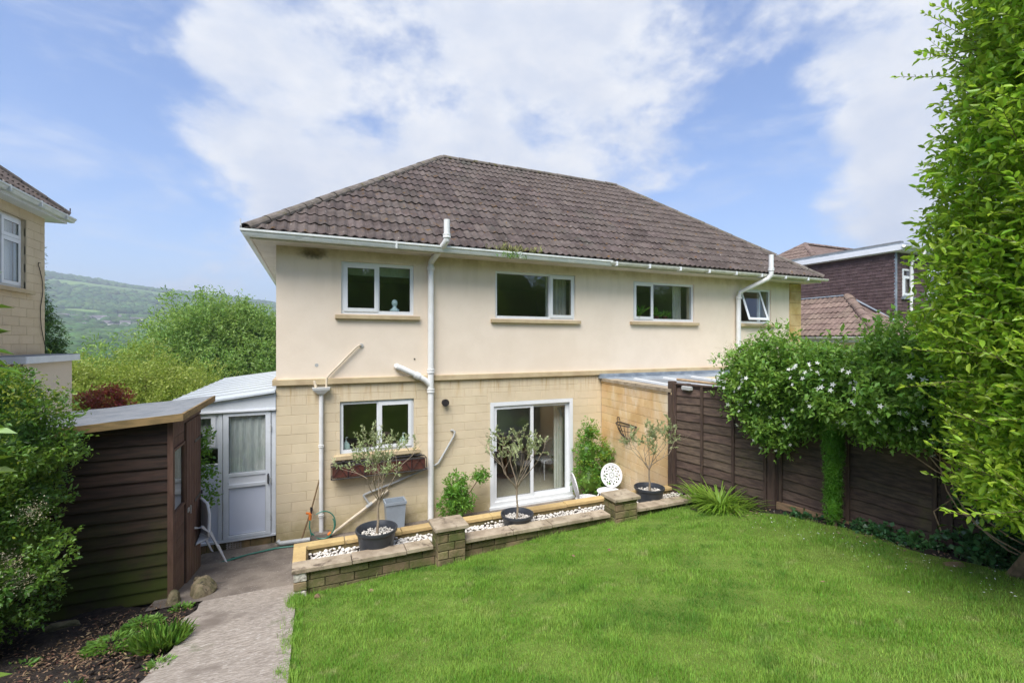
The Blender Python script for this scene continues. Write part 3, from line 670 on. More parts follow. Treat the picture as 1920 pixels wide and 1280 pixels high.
mb = MB(); mb.v, mb.f = restL; mb.mi = [0]*len(mb.f); mb.build('tile', M['tile'], H)['kind'] = 'stuff'
ridge_run(H, G0+Vector((.05, 0, .03)), G1+Vector((0, 0, .03)))
for A, B in ((E0, G0), (E1, G1), (B0, G0), (B1, G1)): ridge_run(H, A+Vector((0, 0, .045)), B+Vector((0, 0, .03)), m='ridge', name='hip_tile')
q = MB(); q.tube([(-.96, 7.95, 4.98), (-.965, 7.93, 5.03), (-.975, 7.92, 5.13)], .008, 6); q.build('hip_iron', M['pipe'], H)
# soffit, fascia, gutters
mb = MB(); mb.box(-.84, 12.5, 8.04, 8.45, 4.875, 4.895); mb.box(-.84, -.53, 8.45, 16.2, 4.875, 4.895); mb.build('soffit', M['soffit'], H)
mb = MB(); mb.box(-.86, 12.52, 8.015, 8.04, 4.86, 5.0); mb.box(-.86, -.84, 8.04, 16.2, 4.86, 5.0); mb.build('fascia_board', M['soffit'], H)
sy = 8.012
gutter(H, [(-.865, 16.2, 4.885), (-.865, sy, 4.885), (5.72, sy, 4.868)], [(-1, 0, 0), (-1, -1, 0), (0, -1, 0)], h=.105, w=.115)
gutter(H, [(5.66, sy, 4.885), (12.66, sy, 4.90)], [(0, -1, 0), (0, -1, 0)], h=.062, w=.115, m='gutter2', ogee=False)
for x in np.arange(5.8, 12.6, .86): q = MB(); q.box(x, x+.035, sy-.122, sy, 4.872+.002*(x-5.8), 4.96); q.build('gutter_bracket', M['upvc'], H)
for x in (1.3, 3.6): q = MB(); q.box(x, x+.03, sy-.119, sy, 4.87, 4.99); q.build('gutter_bracket', M['gutter'], H)
# soil pipes
def pipe(name, pts, r, m, parent, collars=(), n=14, cr=1.28, ch=.07):
    mb = MB(); mb.tube(pts, r, n); o = smooth_by(mb.build(name, M[m], parent))
    for c in collars: q = MB(); q.lathe(c, [(r*1.02, 0), (r*cr, .005), (r*cr, ch*.4), (r*cr*.95, ch*.5), (r*cr, ch*.6), (r*cr, ch), (r*1.02, ch+.005)], 16); smooth_by(q.build('collar', M[m], o))
    return o
py = 8.36
pipe('soil_pipe', [(2.01, py, .02), (2.01, py, 4.66), (2.015, py-.01, 4.76), (2.13, 7.90, 4.99), (2.16, 7.82, 5.06), (2.165, 7.82, 5.15), (2.165, 7.82, 5.42)], .055, 'pipe', H, [(2.01, py, 4.60), (2.165, 7.82, 5.10), (2.01, py, 2.72), (2.01, py, 2.36)])
q = pipe('branch_pipe', [(1.40, 8.44, 2.86), (1.42, 8.36, 2.84), (1.48, py, 2.82), (1.74, py, 2.69), (1.90, py, 2.60), (2.0, py, 2.50)], .05, 'pipe', H); 
mb = MB(); mb.tube([(1.72, py, 2.70), (1.80, py, 2.66)], .064, 14); mb.build('collar', M['pipe'], q)
pipe('soil_pipe', [(9.86, py, 2.5), (9.86, py, 4.42), (9.90, py-.02, 4.55), (10.30, 7.88, 4.84), (10.33, 7.82, 4.93), (10.33, 7.82, 5.0), (10.33, 7.82, 5.42)], .055, 'pipe', H, [(9.86, py, 4.36), (10.33, 7.82, 5.03), (9.86, py, 2.78)])
# hopper and downpipe
pipe('downpipe', [(.15, 8.40, .06), (.15, 8.40, 2.42)], .036, 'pipe', H, [(.15, 8.40, 1.52), (.15, 8.40, .35)], ch=.04)
q = MB(); q.hexa([(.10, 8.34, 2.42), (.20, 8.34, 2.42), (.20, 8.44, 2.42), (.10, 8.44, 2.42), (.02, 8.30, 2.49), (.28, 8.30, 2.49), (.28, 8.445, 2.49), (.02, 8.445, 2.49)]); q.hexa([(.02, 8.30, 2.49), (.28, 8.30, 2.49), (.28, 8.445, 2.49), (.02, 8.445, 2.49), (.01, 8.29, 2.53), (.29, 8.29, 2.53), (.29, 8.445, 2.53), (.01, 8.445, 2.53)]); q.build('hopper', M['pipe'], H)
pipe('waste_pipe', [(.80, 8.45, 3.23), (.76, 8.40, 3.23), (.72, 8.40, 3.21), (.27, 8.40, 2.73), (.235, 8.40, 2.68), (.23, 8.40, 2.50)], .017, 'creampipe', H, n=8)
q = MB(); q.tube([(.80, 8.449, 3.23), (.80, 8.43, 3.23)], .035, 12); q.build('pipe_flange', M['greypipe'], H)
pipe('waste_pipe', [(.03, 8.449, 2.63), (.04, 8.40, 2.63), (.07, 8.38, 2.53)], .022, 'creampipe', H, n=8)
q = MB(); q.tube([(.08, 8.449, 2.90), (.08, 8.446, 2.90)], .03, 10); q.build('filler_patch', M['greypipe'], H)
q = MB(); q.tube([(1.73, 8.449, 2.98), (1.73, 8.44, 2.98)], .014, 8); q.build('wall_plug', M['bead'], H)
pipe('waste_pipe', [(2.42, 8.449, 1.62), (2.44, 8.41, 1.63), (2.48, 8.40, 1.60), (2.46, 8.40, 1.52), (2.17, 8.40, 1.05), (2.10, 8.40, 1.01), (1.95, 8.40, .97), (1.33, 8.40, .77), (.93, 8.40, .66), (.84, 8.40, .63), (.83, 8.40, .60)], .019, 'greypipe', H, n=8)
pipe('waste_pipe', [(.83, 8.40, .62), (.93, 8.39, .45)], .019, 'greypipe', H, n=8)
pipe('waste_pipe', [(1.25, 8.40, .66), (.96, 8.39, .46), (.30, 8.38, .03)], .024, 'creampipe', H, n=8)
q = MB(); q.tube([(.98, 8.39, .475), (.88, 8.39, .41)], .032, 8); q.build('pipe_tee', M['greypipe'], H)
q = MB(); q.tube([(2.29, 8.45, 2.16), (2.29, 8.36, 2.16)], [.055, .055], 16); q.lathe((0, 0, 0), [(0, 0)], 3) if 0 else None; q.tube([(2.29, 8.36, 2.16), (2.29, 8.35, 2.16)], .068, 16); q.build('flue_vent', M['black'], H)
q = MB(); q.box(-.02, .28, 8.28, 8.44, 0, .10); q.build('gully_surround', M['concrete2'], H)
q = MB(); q.tube([(5.75, 8.449, 2.52), (5.74, 8.40, 2.50)], .012, 8); q.build('overflow_pipe', M['pipe'], H)
# chimney cowl poking over the ridge
q = MB(); q.tube([(5.62, 12.6, 7.9), (5.62, 12.6, 8.40)], .07, 12); q.lathe((5.62, 12.6, 8.40), [(0, .10), (.05, .09), (.17, .06), (.17, .05), (.05, .04)], 18); q.build('flue_cowl', M['black'], H)

# ================================================================== LEAN-TO
LT = thing('lean_to', 'white painted timber lean-to against the left side of the cream house', 'lean-to', (-.55, 8.5, 0)); LFm = Fr((-2.1, 8.5), (1, 0))
bx = lambda x0, x1, y0, y1, z0, z1, n, m, p=LT: MB().cbox(x0, x1, y0, y1, z0, z1, .004).build(n, M[m], p)
blocks(LT, Fr((-2.1, 8.49), (1, 0)), 1.55, -.02, .13, .30, .15, M['brickdirty'], [(1.55-.86, 1.55-.62, 0, .13)], dep=.05, name='plinth_brick', jit=.003)
MB().box(-2.1, -.55, 8.51, 8.60, -.02, .14).build('plinth_joint', M['walljoint'], LT)
q = MB(); 
for k in range(6): q.box(-1.23+k*.036, -1.21+k*.036, 8.485, 8.50, .01, .12)
for k in range(4): q.box(-1.24, -1.02, 8.487, 8.50, .01+k*.033, .022+k*.033)
q.build('air_brick', M['concrete'], LT)
MB().cbox(-2.1, -.535, 8.46, 8.56, .13, .17, .004).build('sill_beam', M['whiteold'], LT)
for x0, x1 in ((-.60, -.535), (-1.345, -1.285), (-2.1, -2.04)): bx(x0, x1, 8.47, 8.55, .17, 2.24, 'post', 'whiteold')
MB().hexa([(-2.14, 8.44, 2.20), (-.535, 8.44, 2.20), (-.535, 8.52, 2.20), (-2.14, 8.52, 2.20), (-2.14, 8.44, 2.28), (-.535, 8.44, 2.45), (-.535, 8.52, 2.45), (-2.14, 8.52, 2.28)]).build('gable_board', M['whiteold'], LT)
MB().cbox(-2.12, -.535, 8.425, 8.44, 2.18, 2.215, .003).build('head_trim', M['white'], LT)
dd = MB(); DFm = LFm; X2 = lambda x: x+2.1
ringf(dd, DFm, X2(-1.275), X2(-.61), .175, 2.19, .075, -.02, .045, .05); dd.fbox(DFm, X2(-1.20), X2(-.685), -.02, .043, .98, 1.03); dd.fbox(DFm, X2(-1.20), X2(-.685), -.02, .043, 1.16, 1.21)
door = dd.build('door', M['whiteold'], LT)
MB().fbox(DFm, X2(-1.2), X2(-.685), -.01, .015, .225, .98).build('door_panel', M['panelblue'], door)
MB().fbox(DFm, X2(-1.2), X2(-.685), -.01, .03, 1.03, 1.16).build('middle_rail', M['white'], door)
MB().fbox(DFm, X2(-1.2), X2(-.685), -.0, .012, 1.21, 2.115).build('pane', M['glass'], door)
q = MB(); ringf(q, DFm, X2(-1.202), X2(-.683), .223, .982, .006, .014, .019); ringf(q, DFm, X2(-1.2), X2(-.685), 1.208, 2.117, .006, .012, .02); q.build('gasket', M['bead'], door)
q = MB(); q.tube([DFm(X2(-.645), .045, 1.15), DFm(X2(-.645), .085, 1.13), DFm(X2(-.645), .085, 1.02), DFm(X2(-.645), .045, 1.0)], .012, 8); q.build('door_handle', M['black'], door)
for z in (.4, 1.0, 1.85): q = MB(); q.tube([DFm(X2(-.608), .05, z), DFm(X2(-.608), .05, z+.09)], .009, 8); q.build('hinge', M['greypipe'], door)
drape('net_curtain', -1.21, -.68, 8.525, 1.19, 2.15, 'lace', LT, .010, .11)
window(LT, LFm, X2(-2.03), X2(-1.35), 1.62, 2.19, [(X2(-2.03), X2(-1.35), 1.62, 2.19, 1)], n=.01, fw=.045, fm='white')
drape('net_curtain', -2.0, -1.36, 8.59, 1.60, 2.18, 'lace', LT, .014, .1)
MB().fbox(LFm, X2(-2.04), X2(-1.345), -.02, .01, .17, 1.36).build('infill_panel', M['panelblue'], LT)
MB().fbox(LFm, X2(-2.04), X2(-1.345), -.02, .008, 1.38, 1.60).build('pane', M['glass'], LT)
MB().cbox(-2.04, -1.345, 8.475, 8.52, 1.36, 1.38, .002).build('rail', M['white'], LT)
# roof sheets falling away from the house, long edges down the slope
y = 8.38; k = 0
while y < 14.0:
    y2 = y+.62; q = MB(); zz_ = lambda x: 2.47+(x+.535)*.125
    q.hexa([(-2.18, y, zz_(-2.18)), (-.54, y, 2.47), (-.54, y2-.012, 2.47), (-2.18, y2-.012, zz_(-2.18)), (-2.18, y, zz_(-2.18)+.03), (-.54, y, 2.50), (-.54, y2-.012, 2.50), (-2.18, y2-.012, zz_(-2.18)+.03)])
    q.build('roof_sheet', M['roofsheet'], LT)
    q = MB(); q.hexa([(-2.18, y2-.03, zz_(-2.18)+.031), (-.54, y2-.03, 2.501), (-.54, y2+.01, 2.501), (-2.18, y2+.01, zz_(-2.18)+.031), (-2.18, y2-.022, zz_(-2.18)+.046), (-.54, y2-.022, 2.516), (-.54, y2+.002, 2.516), (-2.18, y2+.002, zz_(-2.18)+.046)]); q.build('roof_rib', M['rib'], LT); y = y2
MB().box(-2.10, -2.04, 8.56, 14.0, 0, 2.25).build('side_panel', M['whiteold'], LT)
MB().box(-2.10, -.54, 14.0, 14.05, 0, 2.3).build('back_panel', M['whiteold'], LT)
MB().box(-2.0, -.54, 8.6, 14, -.03, .12).build('floor', M['concrete2'], LT)

# ================================================================== SHED
SH = thing('garden_shed', 'dark brown overlap-boarded garden shed with grey felt pent roof beside the path', 'shed', (-1.465, 6.38, .05))
sx0, sx1, sy0, sy1 = -3.45, -1.47, 6.38, 7.86; z = .36; topz = lambda x: 2.41+(x+1.47)*.085
MB().hexa([(sx0+.02, sy0+.03, .0), (sx1-.02, sy0+.03, .0), (sx1-.02, sy1, .0), (sx0+.02, sy1, .0), (sx0+.02, sy0+.03, topz(sx0)-.02), (sx1-.02, sy0+.03, topz(sx1)-.02), (sx1-.02, sy1, topz(sx1)-.02), (sx0+.02, sy1, topz(sx0)-.02)]).build('carcass', M['dark'], SH)
while z < 2.42:     # overlapping boards, each tilted over the one below
    z1 = z+.137; t0 = min(z1+.012, topz(sx0)); t1 = min(z1+.012, topz(sx1))
    if t1-z < .02: break
    if t0-z < .01: t0 = z+.01
    q = MB(); n = 12; vs = []
    j = [random.uniform(-.0015, .0015) for _ in range(n+1)]
    for i in range(n+1):
        x = sx0+(sx1-sx0)*i/n; tt = t0+(t1-t0)*i/n
        vs += [(x, sy0-.010+j[i], z+j[i]), (x, sy0-.012+j[i], z+.012), (x, sy0+.004, z+.118 if tt > z+.13 else tt-.012), (x, sy0+.012, tt), (x, sy0+.022, tt), (x, sy0+.012, z)]
    fs = [(i*6+a, (i+1)*6+a, (i+1)*6+(a+1) % 6, i*6+(a+1) % 6) for i in range(n) for a in range(6)] + [(5, 4, 3, 2, 1, 0), tuple(n*6+a for a in range(6))]
    q.add(vs, fs); q.build('board', M['shed'], SH); z = z1
MB().cbox(sx1-.03, sx1+.022, sy0-.022, sy0+.03, .2, 2.40, .003).build('corner_post', M['shedf'], SH)
EF = Fr((sx1, sy0), (0, 1))      # front, faces the path (+X)
hole = (.06, .52, 1.30, 2.03); z = .05
while z < 2.28:      # horizontal boards of the front, cut round the window
    zb = z+.125
    for r in rectsub((.03, .58, z, min(zb, 2.30)-.004), [(hole[0]-.03, hole[1]+.03, hole[2]-.03, hole[3]+.03)]):
        q = MB(); chblock(q, 0, r[1]-r[0], 0, r[3]-r[2], .02, .003); inst('front_board', q.mesh('front_board', M['shedf']), SH, EF(r[0], .004, r[2]), EF.rz)
    z = zb
MB().fbox(EF, 0, 1.48, -.01, .012, 2.28, 2.42).build('head_board', M['shedf'], SH)
q = MB(); ringf(q, EF, hole[0]-.028, hole[1]+.028, hole[2]-.028, hole[3]+.028, .03, -.01, .022); wf = q.build('window', M['shedf'], SH)
MB().fbox(EF, hole[0], hole[1], -.004, .002, hole[2], hole[3]).build('pane', M['glass'], wf)
dm = MB(); dm.fbox(EF, .62, 1.44, -.012, .002, .06, 2.27); dl = dm.build('door', M['dark'], SH)
for k in range(6):
    a = .62+k*.137; q = MB(); chblock(q, 0, .131, 0, 2.2, .02, .006); inst('door_board', q.mesh('door_board', M['shedf']), dl, EF(a, .02, .07), EF.rz)
for zc in (.55, 1.15, 1.95): q = MB(); q.fbox(EF, 1.05, 1.45, .021, .026, zc-.018, zc+.018); q.tube([EF(1.45, .03, zc-.03), EF(1.45, .03, zc+.03)], .009, 8); q.build('hinge', M['black'], dl)
q = MB(); q.fbox(EF, .66, .72, .021, .03, 1.12, 1.17); q.tube([EF(.69, .05, 1.1), EF(.69, .05, 1.2)], .007, 6); q.build('latch', M['greypipe'], dl)
rz_ = lambda x: topz(x)+.02
q = MB(); x0, x1, y0, y1 = sx0-.1, sx1+.13, sy0-.14, sy1+.22
for i in range(24):
    xa = x0+(x1-x0)*i/24; xb = x0+(x1-x0)*(i+1)/24; wv = lambda x, y: rz_(x)+.05+.004*math.sin(x*9+y*5)
    for j_ in range(8):
        ya = y0+(y1-y0)*j_/8; yb = y0+(y1-y0)*(j_+1)/8
        q.add([(xa, ya, wv(xa, ya)), (xb, ya, wv(xb, ya)), (xb, yb, wv(xb, yb)), (xa, yb, wv(xa, yb))], [(0, 1, 2, 3)])
q.hexa([(x0, y0, rz_(x0)), (x1, y0, rz_(x1)), (x1, y1, rz_(x1)), (x0, y1, rz_(x0)), (x0, y0, rz_(x0)+.044), (x1, y0, rz_(x1)+.044), (x1, y1, rz_(x1)+.044), (x0, y1, rz_(x0)+.044)])
smooth_by(q.build('roof', M['felt'], SH), 30)
MB().hexa([(x0, y0-.024, rz_(x0)-.03), (x1+.02, y0-.024, rz_(x1)-.03), (x1+.02, y0-.002, rz_(x1)-.03), (x0, y0-.002, rz_(x0)-.03), (x0, y0-.024, rz_(x0)+.05), (x1+.02, y0-.024, rz_(x1)+.052), (x1+.02, y0-.002, rz_(x1)+.052), (x0, y0-.002, rz_(x0)+.05)]).build('fascia_board', M['fascia'], SH)
MB().cbox(x1+.002, x1+.024, y0, y1, rz_(x1)-.03, rz_(x1)+.052, .002).build('fascia_board', M['fascia'], SH)

# ================================================================== LEFT NEIGHBOUR
NH = thing('neighbouring_house', 'cream block-walled neighbouring house cut off by the left edge of the photo', 'house', (-4.6, 11.5, 0))
NF = Fr((-4.6, 3.5), (0, 1)); NL = 7.96; wy = lambda y: y-3.5
def nyz(px): u = (px-960)/864; th = math.atan(376/864); return 0
wo = [(wy(8.6), wy(10.84), 4.22, 5.43)]
wallgrid(Fr((-4.612, 3.5), (0, 1)), NL, 0, 5.65, .25, wo).build('joint_backing', M['mortar_cream'], NH)
wallgrid(Fr((-4.63, 11.45), (-1, 0)), 7, 0, 5.65, .25).build('front_wall', M['render'], NH)
wallgrid(Fr((-11.6, 3.5), (1, 0)), 7, 0, 5.65, .25).build('rear_wall', M['render'], NH)
M['nblock'] = mat('neighbour_block', (.62, .51, .35), (.57, .46, .31), 2, .9, .002, 90, rnd=.07)
blocks(NH, NF, NL, 2.47, 5.63, .46, .157, M['nblock'], wo, gap=.006, limit=300)
window(NH, NF, wo[0][0], wo[0][1], 4.22, 5.43, [(wy(8.6), wy(10.25), 4.22, 5.43, 0), (wy(10.25), wy(10.84), 4.22, 5.06, 1), (wy(10.25), wy(10.84), 5.06, 5.43, 1)], n=-.07, fw=.06, sill=(wo[0][0]-.1, wo[0][1]+.14))
drape('net_curtain', -4.8, -4.79, 9, 4, 5, 'lace', NH) if 0 else None
q = MB(); v = []; f = []
for k in range(160): y = 8.55+2.35*k/159; v += [(-4.78+.012*math.sin(y*70), y, 4.2), (-4.78+.012*math.sin(y*70), y, 5.44)]
q.add(v, [(2*k, 2*k+2, 2*k+3, 2*k+1) for k in range(159)]); q.build('net_curtain', M['lacew'], NH)
MB().box(-11.4, -4.85, 3.7, 11.3, 2.9, 3.0).build('first_floor', M['plaster'], NH); MB().box(-11.4, -4.85, 3.7, 11.3, 5.55, 5.65).build('ceiling', M['plaster'], NH)
NE = [Vector((-4.36, 11.70, 5.73)), Vector((-4.36, 3.0, 5.73)), Vector((-12.1, 3.0, 5.73)), Vector((-12.1, 11.70, 5.73))]; NR0 = Vector((-8.1, 8.0, 8.85)); NR1 = Vector((-8.1, 7.0, 8.85))
mb = MB(); mb.add(NE+[NR0, NR1], [(1, 0, 4, 5), (2, 1, 5), (3, 2, 5, 4), (0, 3, 4)]); mb.build('roof_deck', M['tile'], NH)
nr = NE[0].x-NR0.x; rs_ = 8.85-5.73; sl4 = math.hypot(nr, rs_); c4, s4 = nr/sl4, rs_/sl4
roof_slope(NH, NE[1], (0, 1, 0), (-c4, 0, s4), (s4, 0, c4), 8.70, sl4, lambda b: b*c4*(NR1.y-3.0)/nr, lambda b: 8.70-b*c4*(11.70-NR0.y)/nr, .30, .34, 'tile', 120)
ridge_run(NH, NE[0]+Vector((0, 0, .05)), NR0+Vector((0, 0, .03)), name='hip_tile'); ridge_run(NH, NR0, NR1)
MB().box(-4.6, -4.38, 3.1, 11.46, 5.60, 5.62).build('soffit', M['white'], NH); MB().box(-11.6, -4.38, 11.46, 11.70, 5.60, 5.62).build('soffit', M['white'], NH)
MB().box(-4.395, -4.375, 3.1, 11.72, 5.59, 5.74).build('fascia_board', M['white'], NH); MB().box(-11.6, -4.395, 11.70, 11.72, 5.59, 5.74).build('fascia_board', M['white'], NH)
gutter(NH, [(-4.373, 3.0, 5.63), (-4.373, 11.80, 5.63)], [(1, 0, 0), (1, 0, 0)], h=.085, w=.115, ogee=True)
for y in np.arange(6, 12, .9): q = MB(); q.box(-4.373, -4.252, y, y+.035, 5.62, 5.72); q.build('gutter_bracket', M['gutter'], NH)
q = MB(); q.tube([(-4.36, 11.70, 5.77), (-4.33, 11.72, 5.82), (-4.33, 11.72, 5.90)], .010, 6); q.build('hip_iron', M['fencepost'], NH)
pts = [(-4.592, 11.28, 4.75), (-4.585, 11.20, 4.74)]; 
for k in range(16): pts.append((-4.585, 11.20+.10*math.sin(k*.5)*(1 if k < 8 else .6)+.015*k, 4.7-k*.11))
q = MB(); q.tube(pts, .006, 5); q.build('cable', M['bead'], NH)
PO = thing('flat_roof_porch', 'low flat-roofed porch with pale edging below the left neighbour', 'porch', (-4.1, 10.6, 0))
MB().cbox(-4.59, -4.08, 9.6, 11.4, 2.97, 3.07, .01).build('roof', M['felt'], PO); MB().box(-4.595, -4.07, 9.585, 9.60, 2.95, 3.06).build('fascia_board', M['white'], PO); MB().box(-4.065, -4.08, 9.6, 11.4, 2.95, 3.06).build('fascia_board', M['white'], PO); MB().box(-4.58, -4.15, 9.7, 11.3, 0, 2.97).build('wall', M['render'], PO)

# ================================================================== RIGHT NEIGHBOUR
RH = thing('dormer_house', 'house beyond the fence with a purple-brown tile-hung box dormer and a small hipped roof below', 'house', (15.5, 9, 0))
MB().box(14.0, 27, 7.6, 19.4, 0, 3.45).build('wall', M['render'], RH)
A0 = Vector((13.6, 7.19, 3.44)); apx = Vector((19.8, 13.39, 3.44+6.2*.667)); A1 = Vector((13.6, 19.59, 3.44)); apr = Vector((23.6, 13.39, apx.z)); A2 = Vector((29.8, 7.19, 3.44)); A3 = Vector((29.8, 19.59, 3.44)); lz = Vector((0, 0, -.03))
mb = MB(); mb.add([p+lz for p in (A0, A1, apx, A2, A3, apr)], [(1, 0, 2), (0, 3, 5, 2), (3, 4, 5), (4, 1, 2, 5)]); mb.build('roof_deck', M['tile2'], RH)
sl5 = math.hypot(6.2, 6.2*.667); c5, s5 = 6.2/sl5, 6.2*.667/sl5
g2 = tile_geo(.30, .32, n=8)
roof_slope(RH, A1, (0, -1, 0), (c5, 0, s5), (-s5, 0, c5), 12.4, sl5, lambda b: b*c5, lambda b: 12.4-b*c5, .30, .32, 'tile2', 240, geo=g2)
roof_slope(RH, A0, (1, 0, 0), (0, c5, s5), (0, -s5, c5), 16.2, 1.2, lambda b: b*c5, lambda b: 5.0, .30, .32, 'tile2', 55, geo=g2)
ridge_run(RH, A0+Vector((0, 0, .05)), A0+(apx-A0)*.31+Vector((0, 0, .04)), m='tile2', name='hip_tile', r=.13); ridge_run(RH, A0+(apx-A0)*.62+Vector((0, 0, .04)), apx, m='tile2', name='hip_tile'); ridge_run(RH, A1, apx, m='tile2', name='hip_tile'); ridge_run(RH, apx, apr, m='tile2')
gutter(RH, [(13.6, 19.6, 3.36), (13.6, 7.17, 3.36), (29.8, 7.17, 3.36)], [(-1, 0, 0), (-1, -1, 0), (0, -1, 0)], h=.075, w=.11, m='pipe', ogee=False)
MB().box(13.62, 13.64, 7.2, 19.5, 3.28, 3.44).build('fascia_board', M['white'], RH); MB().box(13.6, 29.8, 7.2, 7.22, 3.28, 3.44).build('fascia_board', M['white'], RH); MB().box(13.62, 14, 7.2, 19.5, 3.27, 3.285).build('soffit', M['white'], RH); MB().box(14, 27, 7.2, 7.6, 3.27, 3.285).build('soffit', M['white'], RH)
# dormer: cheek X=15.5 from Y 7.8 back to the slope, front Y=7.8
MB().box(15.53, 22, 7.83, 13.2, 3.4, 6.0).build('dormer_core', M['hung'], RH)
def hungtiles(F, L, zlo, z1, tw=.165, g=.10, holes=(), name='hung_tile'):
    mb = MB(); z = 3.5; i = 0
    while z < z1-.02:
        u = -tw*(i % 2)/2
        while u < L:
            a, b = max(u, 0), min(u+tw, L)-.004
            u += tw
            if b-a < .02: continue
            if z+g < zlo((a+b)/2): continue
            for (p, q_, r, s_) in rectsub((a, b, z, z+g+.02), holes):
                t = .012+random.uniform(-.002, .003); mb.add([F(p, t+.008, r), F(q_, t+.008, r), F(q_, t-.004, s_), F(p, t-.004, s_), F(p, 0, r), F(q_, 0, r)], [(0, 1, 2, 3), (4, 5, 1, 0), (5, 2, 1), (4, 0, 3)])
        z += g; i += 1
    mb.build(name, M['hung'], RH)['kind'] = 'stuff'
CF = Fr((15.5, 13.0), (0, -1)); slz = 3.44+1.9*.667
hungtiles(CF, 5.2, lambda u: min(slz, 3.44+(13.0-u-7.19)*.667)-.05, 5.88)
DF = Fr((15.5, 7.8), (1, 0)); dh = [(.30, .86, 4.62, 5.42), (1.6, 3.0, 4.6, 5.5)]
hungtiles(DF, 6, lambda u: 3.75, 5.88, holes=dh)
MB().box(15.485, 15.53, 7.77, 7.83, 3.8, 5.88).build('corner_lead', M['lead'], RH)
window(RH, DF, .30, .86, 4.62, 5.42, [(.30, .86, 4.62, 5.2, 1), (.30, .86, 5.2, 5.42, 0)], n=.03, fw=.05, sill=(.25, .9), sillm='lead')
window(RH, DF, 1.6, 3.0, 4.6, 5.5, [(1.6, 2.3, 4.6, 5.5, 1), (2.3, 3.0, 4.6, 5.5, 0)], n=.03, fw=.05, sill=(1.55, 3.05), sillm='lead')
MB().cbox(15.33, 22.2, 7.55, 7.6, 5.9, 6.06, .004).build('dormer_fascia', M['white'], RH); MB().cbox(15.33, 15.38, 7.6, 12.5, 5.9, 6.06, .004).build('dormer_fascia', M['white'], RH)
MB().box(15.38, 22, 7.6, 13, 5.88, 5.91).build('soffit', M['white'], RH); MB().cbox(15.35, 22.1, 7.57, 12.9, 6.06, 6.10, .005).build('dormer_roof', M['lead'], RH); MB().box(15.36, 15.5, 7.6, 12.6, 6.10, 6.16).build('roof_kerb', M['felt'], RH)
gutter(RH, [(15.3, 7.55, 5.95), (22, 7.55, 5.95)], [(0, -1, 0), (0, -1, 0)], h=.07, w=.11, m='pipe', ogee=False)
pipe('downpipe', [(16.35, 7.48, 5.98), (16.33, 7.5, 5.85), (16.15, 7.7, 5.65), (16.13, 7.72, 5.5), (16.13, 7.72, 3.9)], .04, 'pipe', RH)
# lead along the valley and along the head of the small roof
q = MB(); q.tube([(15.49, 9.09, 4.74), (15.49, 7.8, 3.9)], .035, 6); q.tube([(15.47, 9.12, 4.75), (15.47, 12.0, 4.75)], .03, 6); q.build('lead_flashing', M['lead'], RH)
# ================================================================== GARDEN STORE behind the fence (honey block wall)
GS = thing('garden_store', 'low store with honey-coloured block side wall and flat glazed roof beside the patio door', 'outbuilding', (5.56, 6.04, 0))
gd = Vector((5.56-5.80, 6.04-8.45)).normalized(); BF = Fr((5.80, 8.44), (gd.x, gd.y)); BL = 2.41
wallgrid(Fr((5.808, 8.44), (gd.x, gd.y)), BL, 0, 2.49, .1).build('joint_backing', M['mortar_bath'], GS)
blocks(GS, BF, BL, .03, 2.40, .46, .158, M['bath'], gap=.007, dep=.03, jit=.002)
MB().fbox(BF, 0, BL+.01, -.08, .012, 2.405, 2.44).build('slate_course', M['bath'], GS)
for a in (0, 1.21): MB().fbox(BF, a, a+1.205, -.24, .03, 2.442, 2.50).build('coping', M['cap'], GS)
MB().box(5.72, 9.9, 8.36, 8.44, 2.50, 2.60).build('flashing', M['lead'], GS); MB().hexa([(5.8, 7.9, 2.46), (9.9, 7.9, 2.46), (9.9, 8.4, 2.50), (5.8, 8.4, 2.50), (5.8, 7.9, 2.47), (9.9, 7.9, 2.47), (9.9, 8.4, 2.53), (5.8, 8.4, 2.53)]).build('flashing', M['lead'], GS)
xb = [5.86, 6.35, 7.15, 7.95, 8.75, 9.6]
for i, (a, b) in enumerate(zip(xb, xb[1:])):
    MB().hexa([(a, 6.3, 2.40), (b, 6.3, 2.40), (b, 8.0, 2.47), (a, 8.0, 2.47), (a, 6.3, 2.41), (b, 6.3, 2.41), (b, 8.0, 2.48), (a, 8.0, 2.48)]).build('roof_panel', M['polyc'] if i >= 3 else M['felt'], GS)
    MB().hexa([(b-.03, 6.25, 2.41), (b+.03, 6.25, 2.41), (b+.03, 8.0, 2.48), (b-.03, 8.0, 2.48), (b-.03, 6.25, 2.45), (b+.03, 6.25, 2.45), (b+.03, 8.0, 2.52), (b-.03, 8.0, 2.52)]).build('glazing_bar', M['upvc'], GS)
MB().box(6.0, 9.6, 6.32, 6.36, 0, 2.38).build('front_panel', M['fence'], GS)

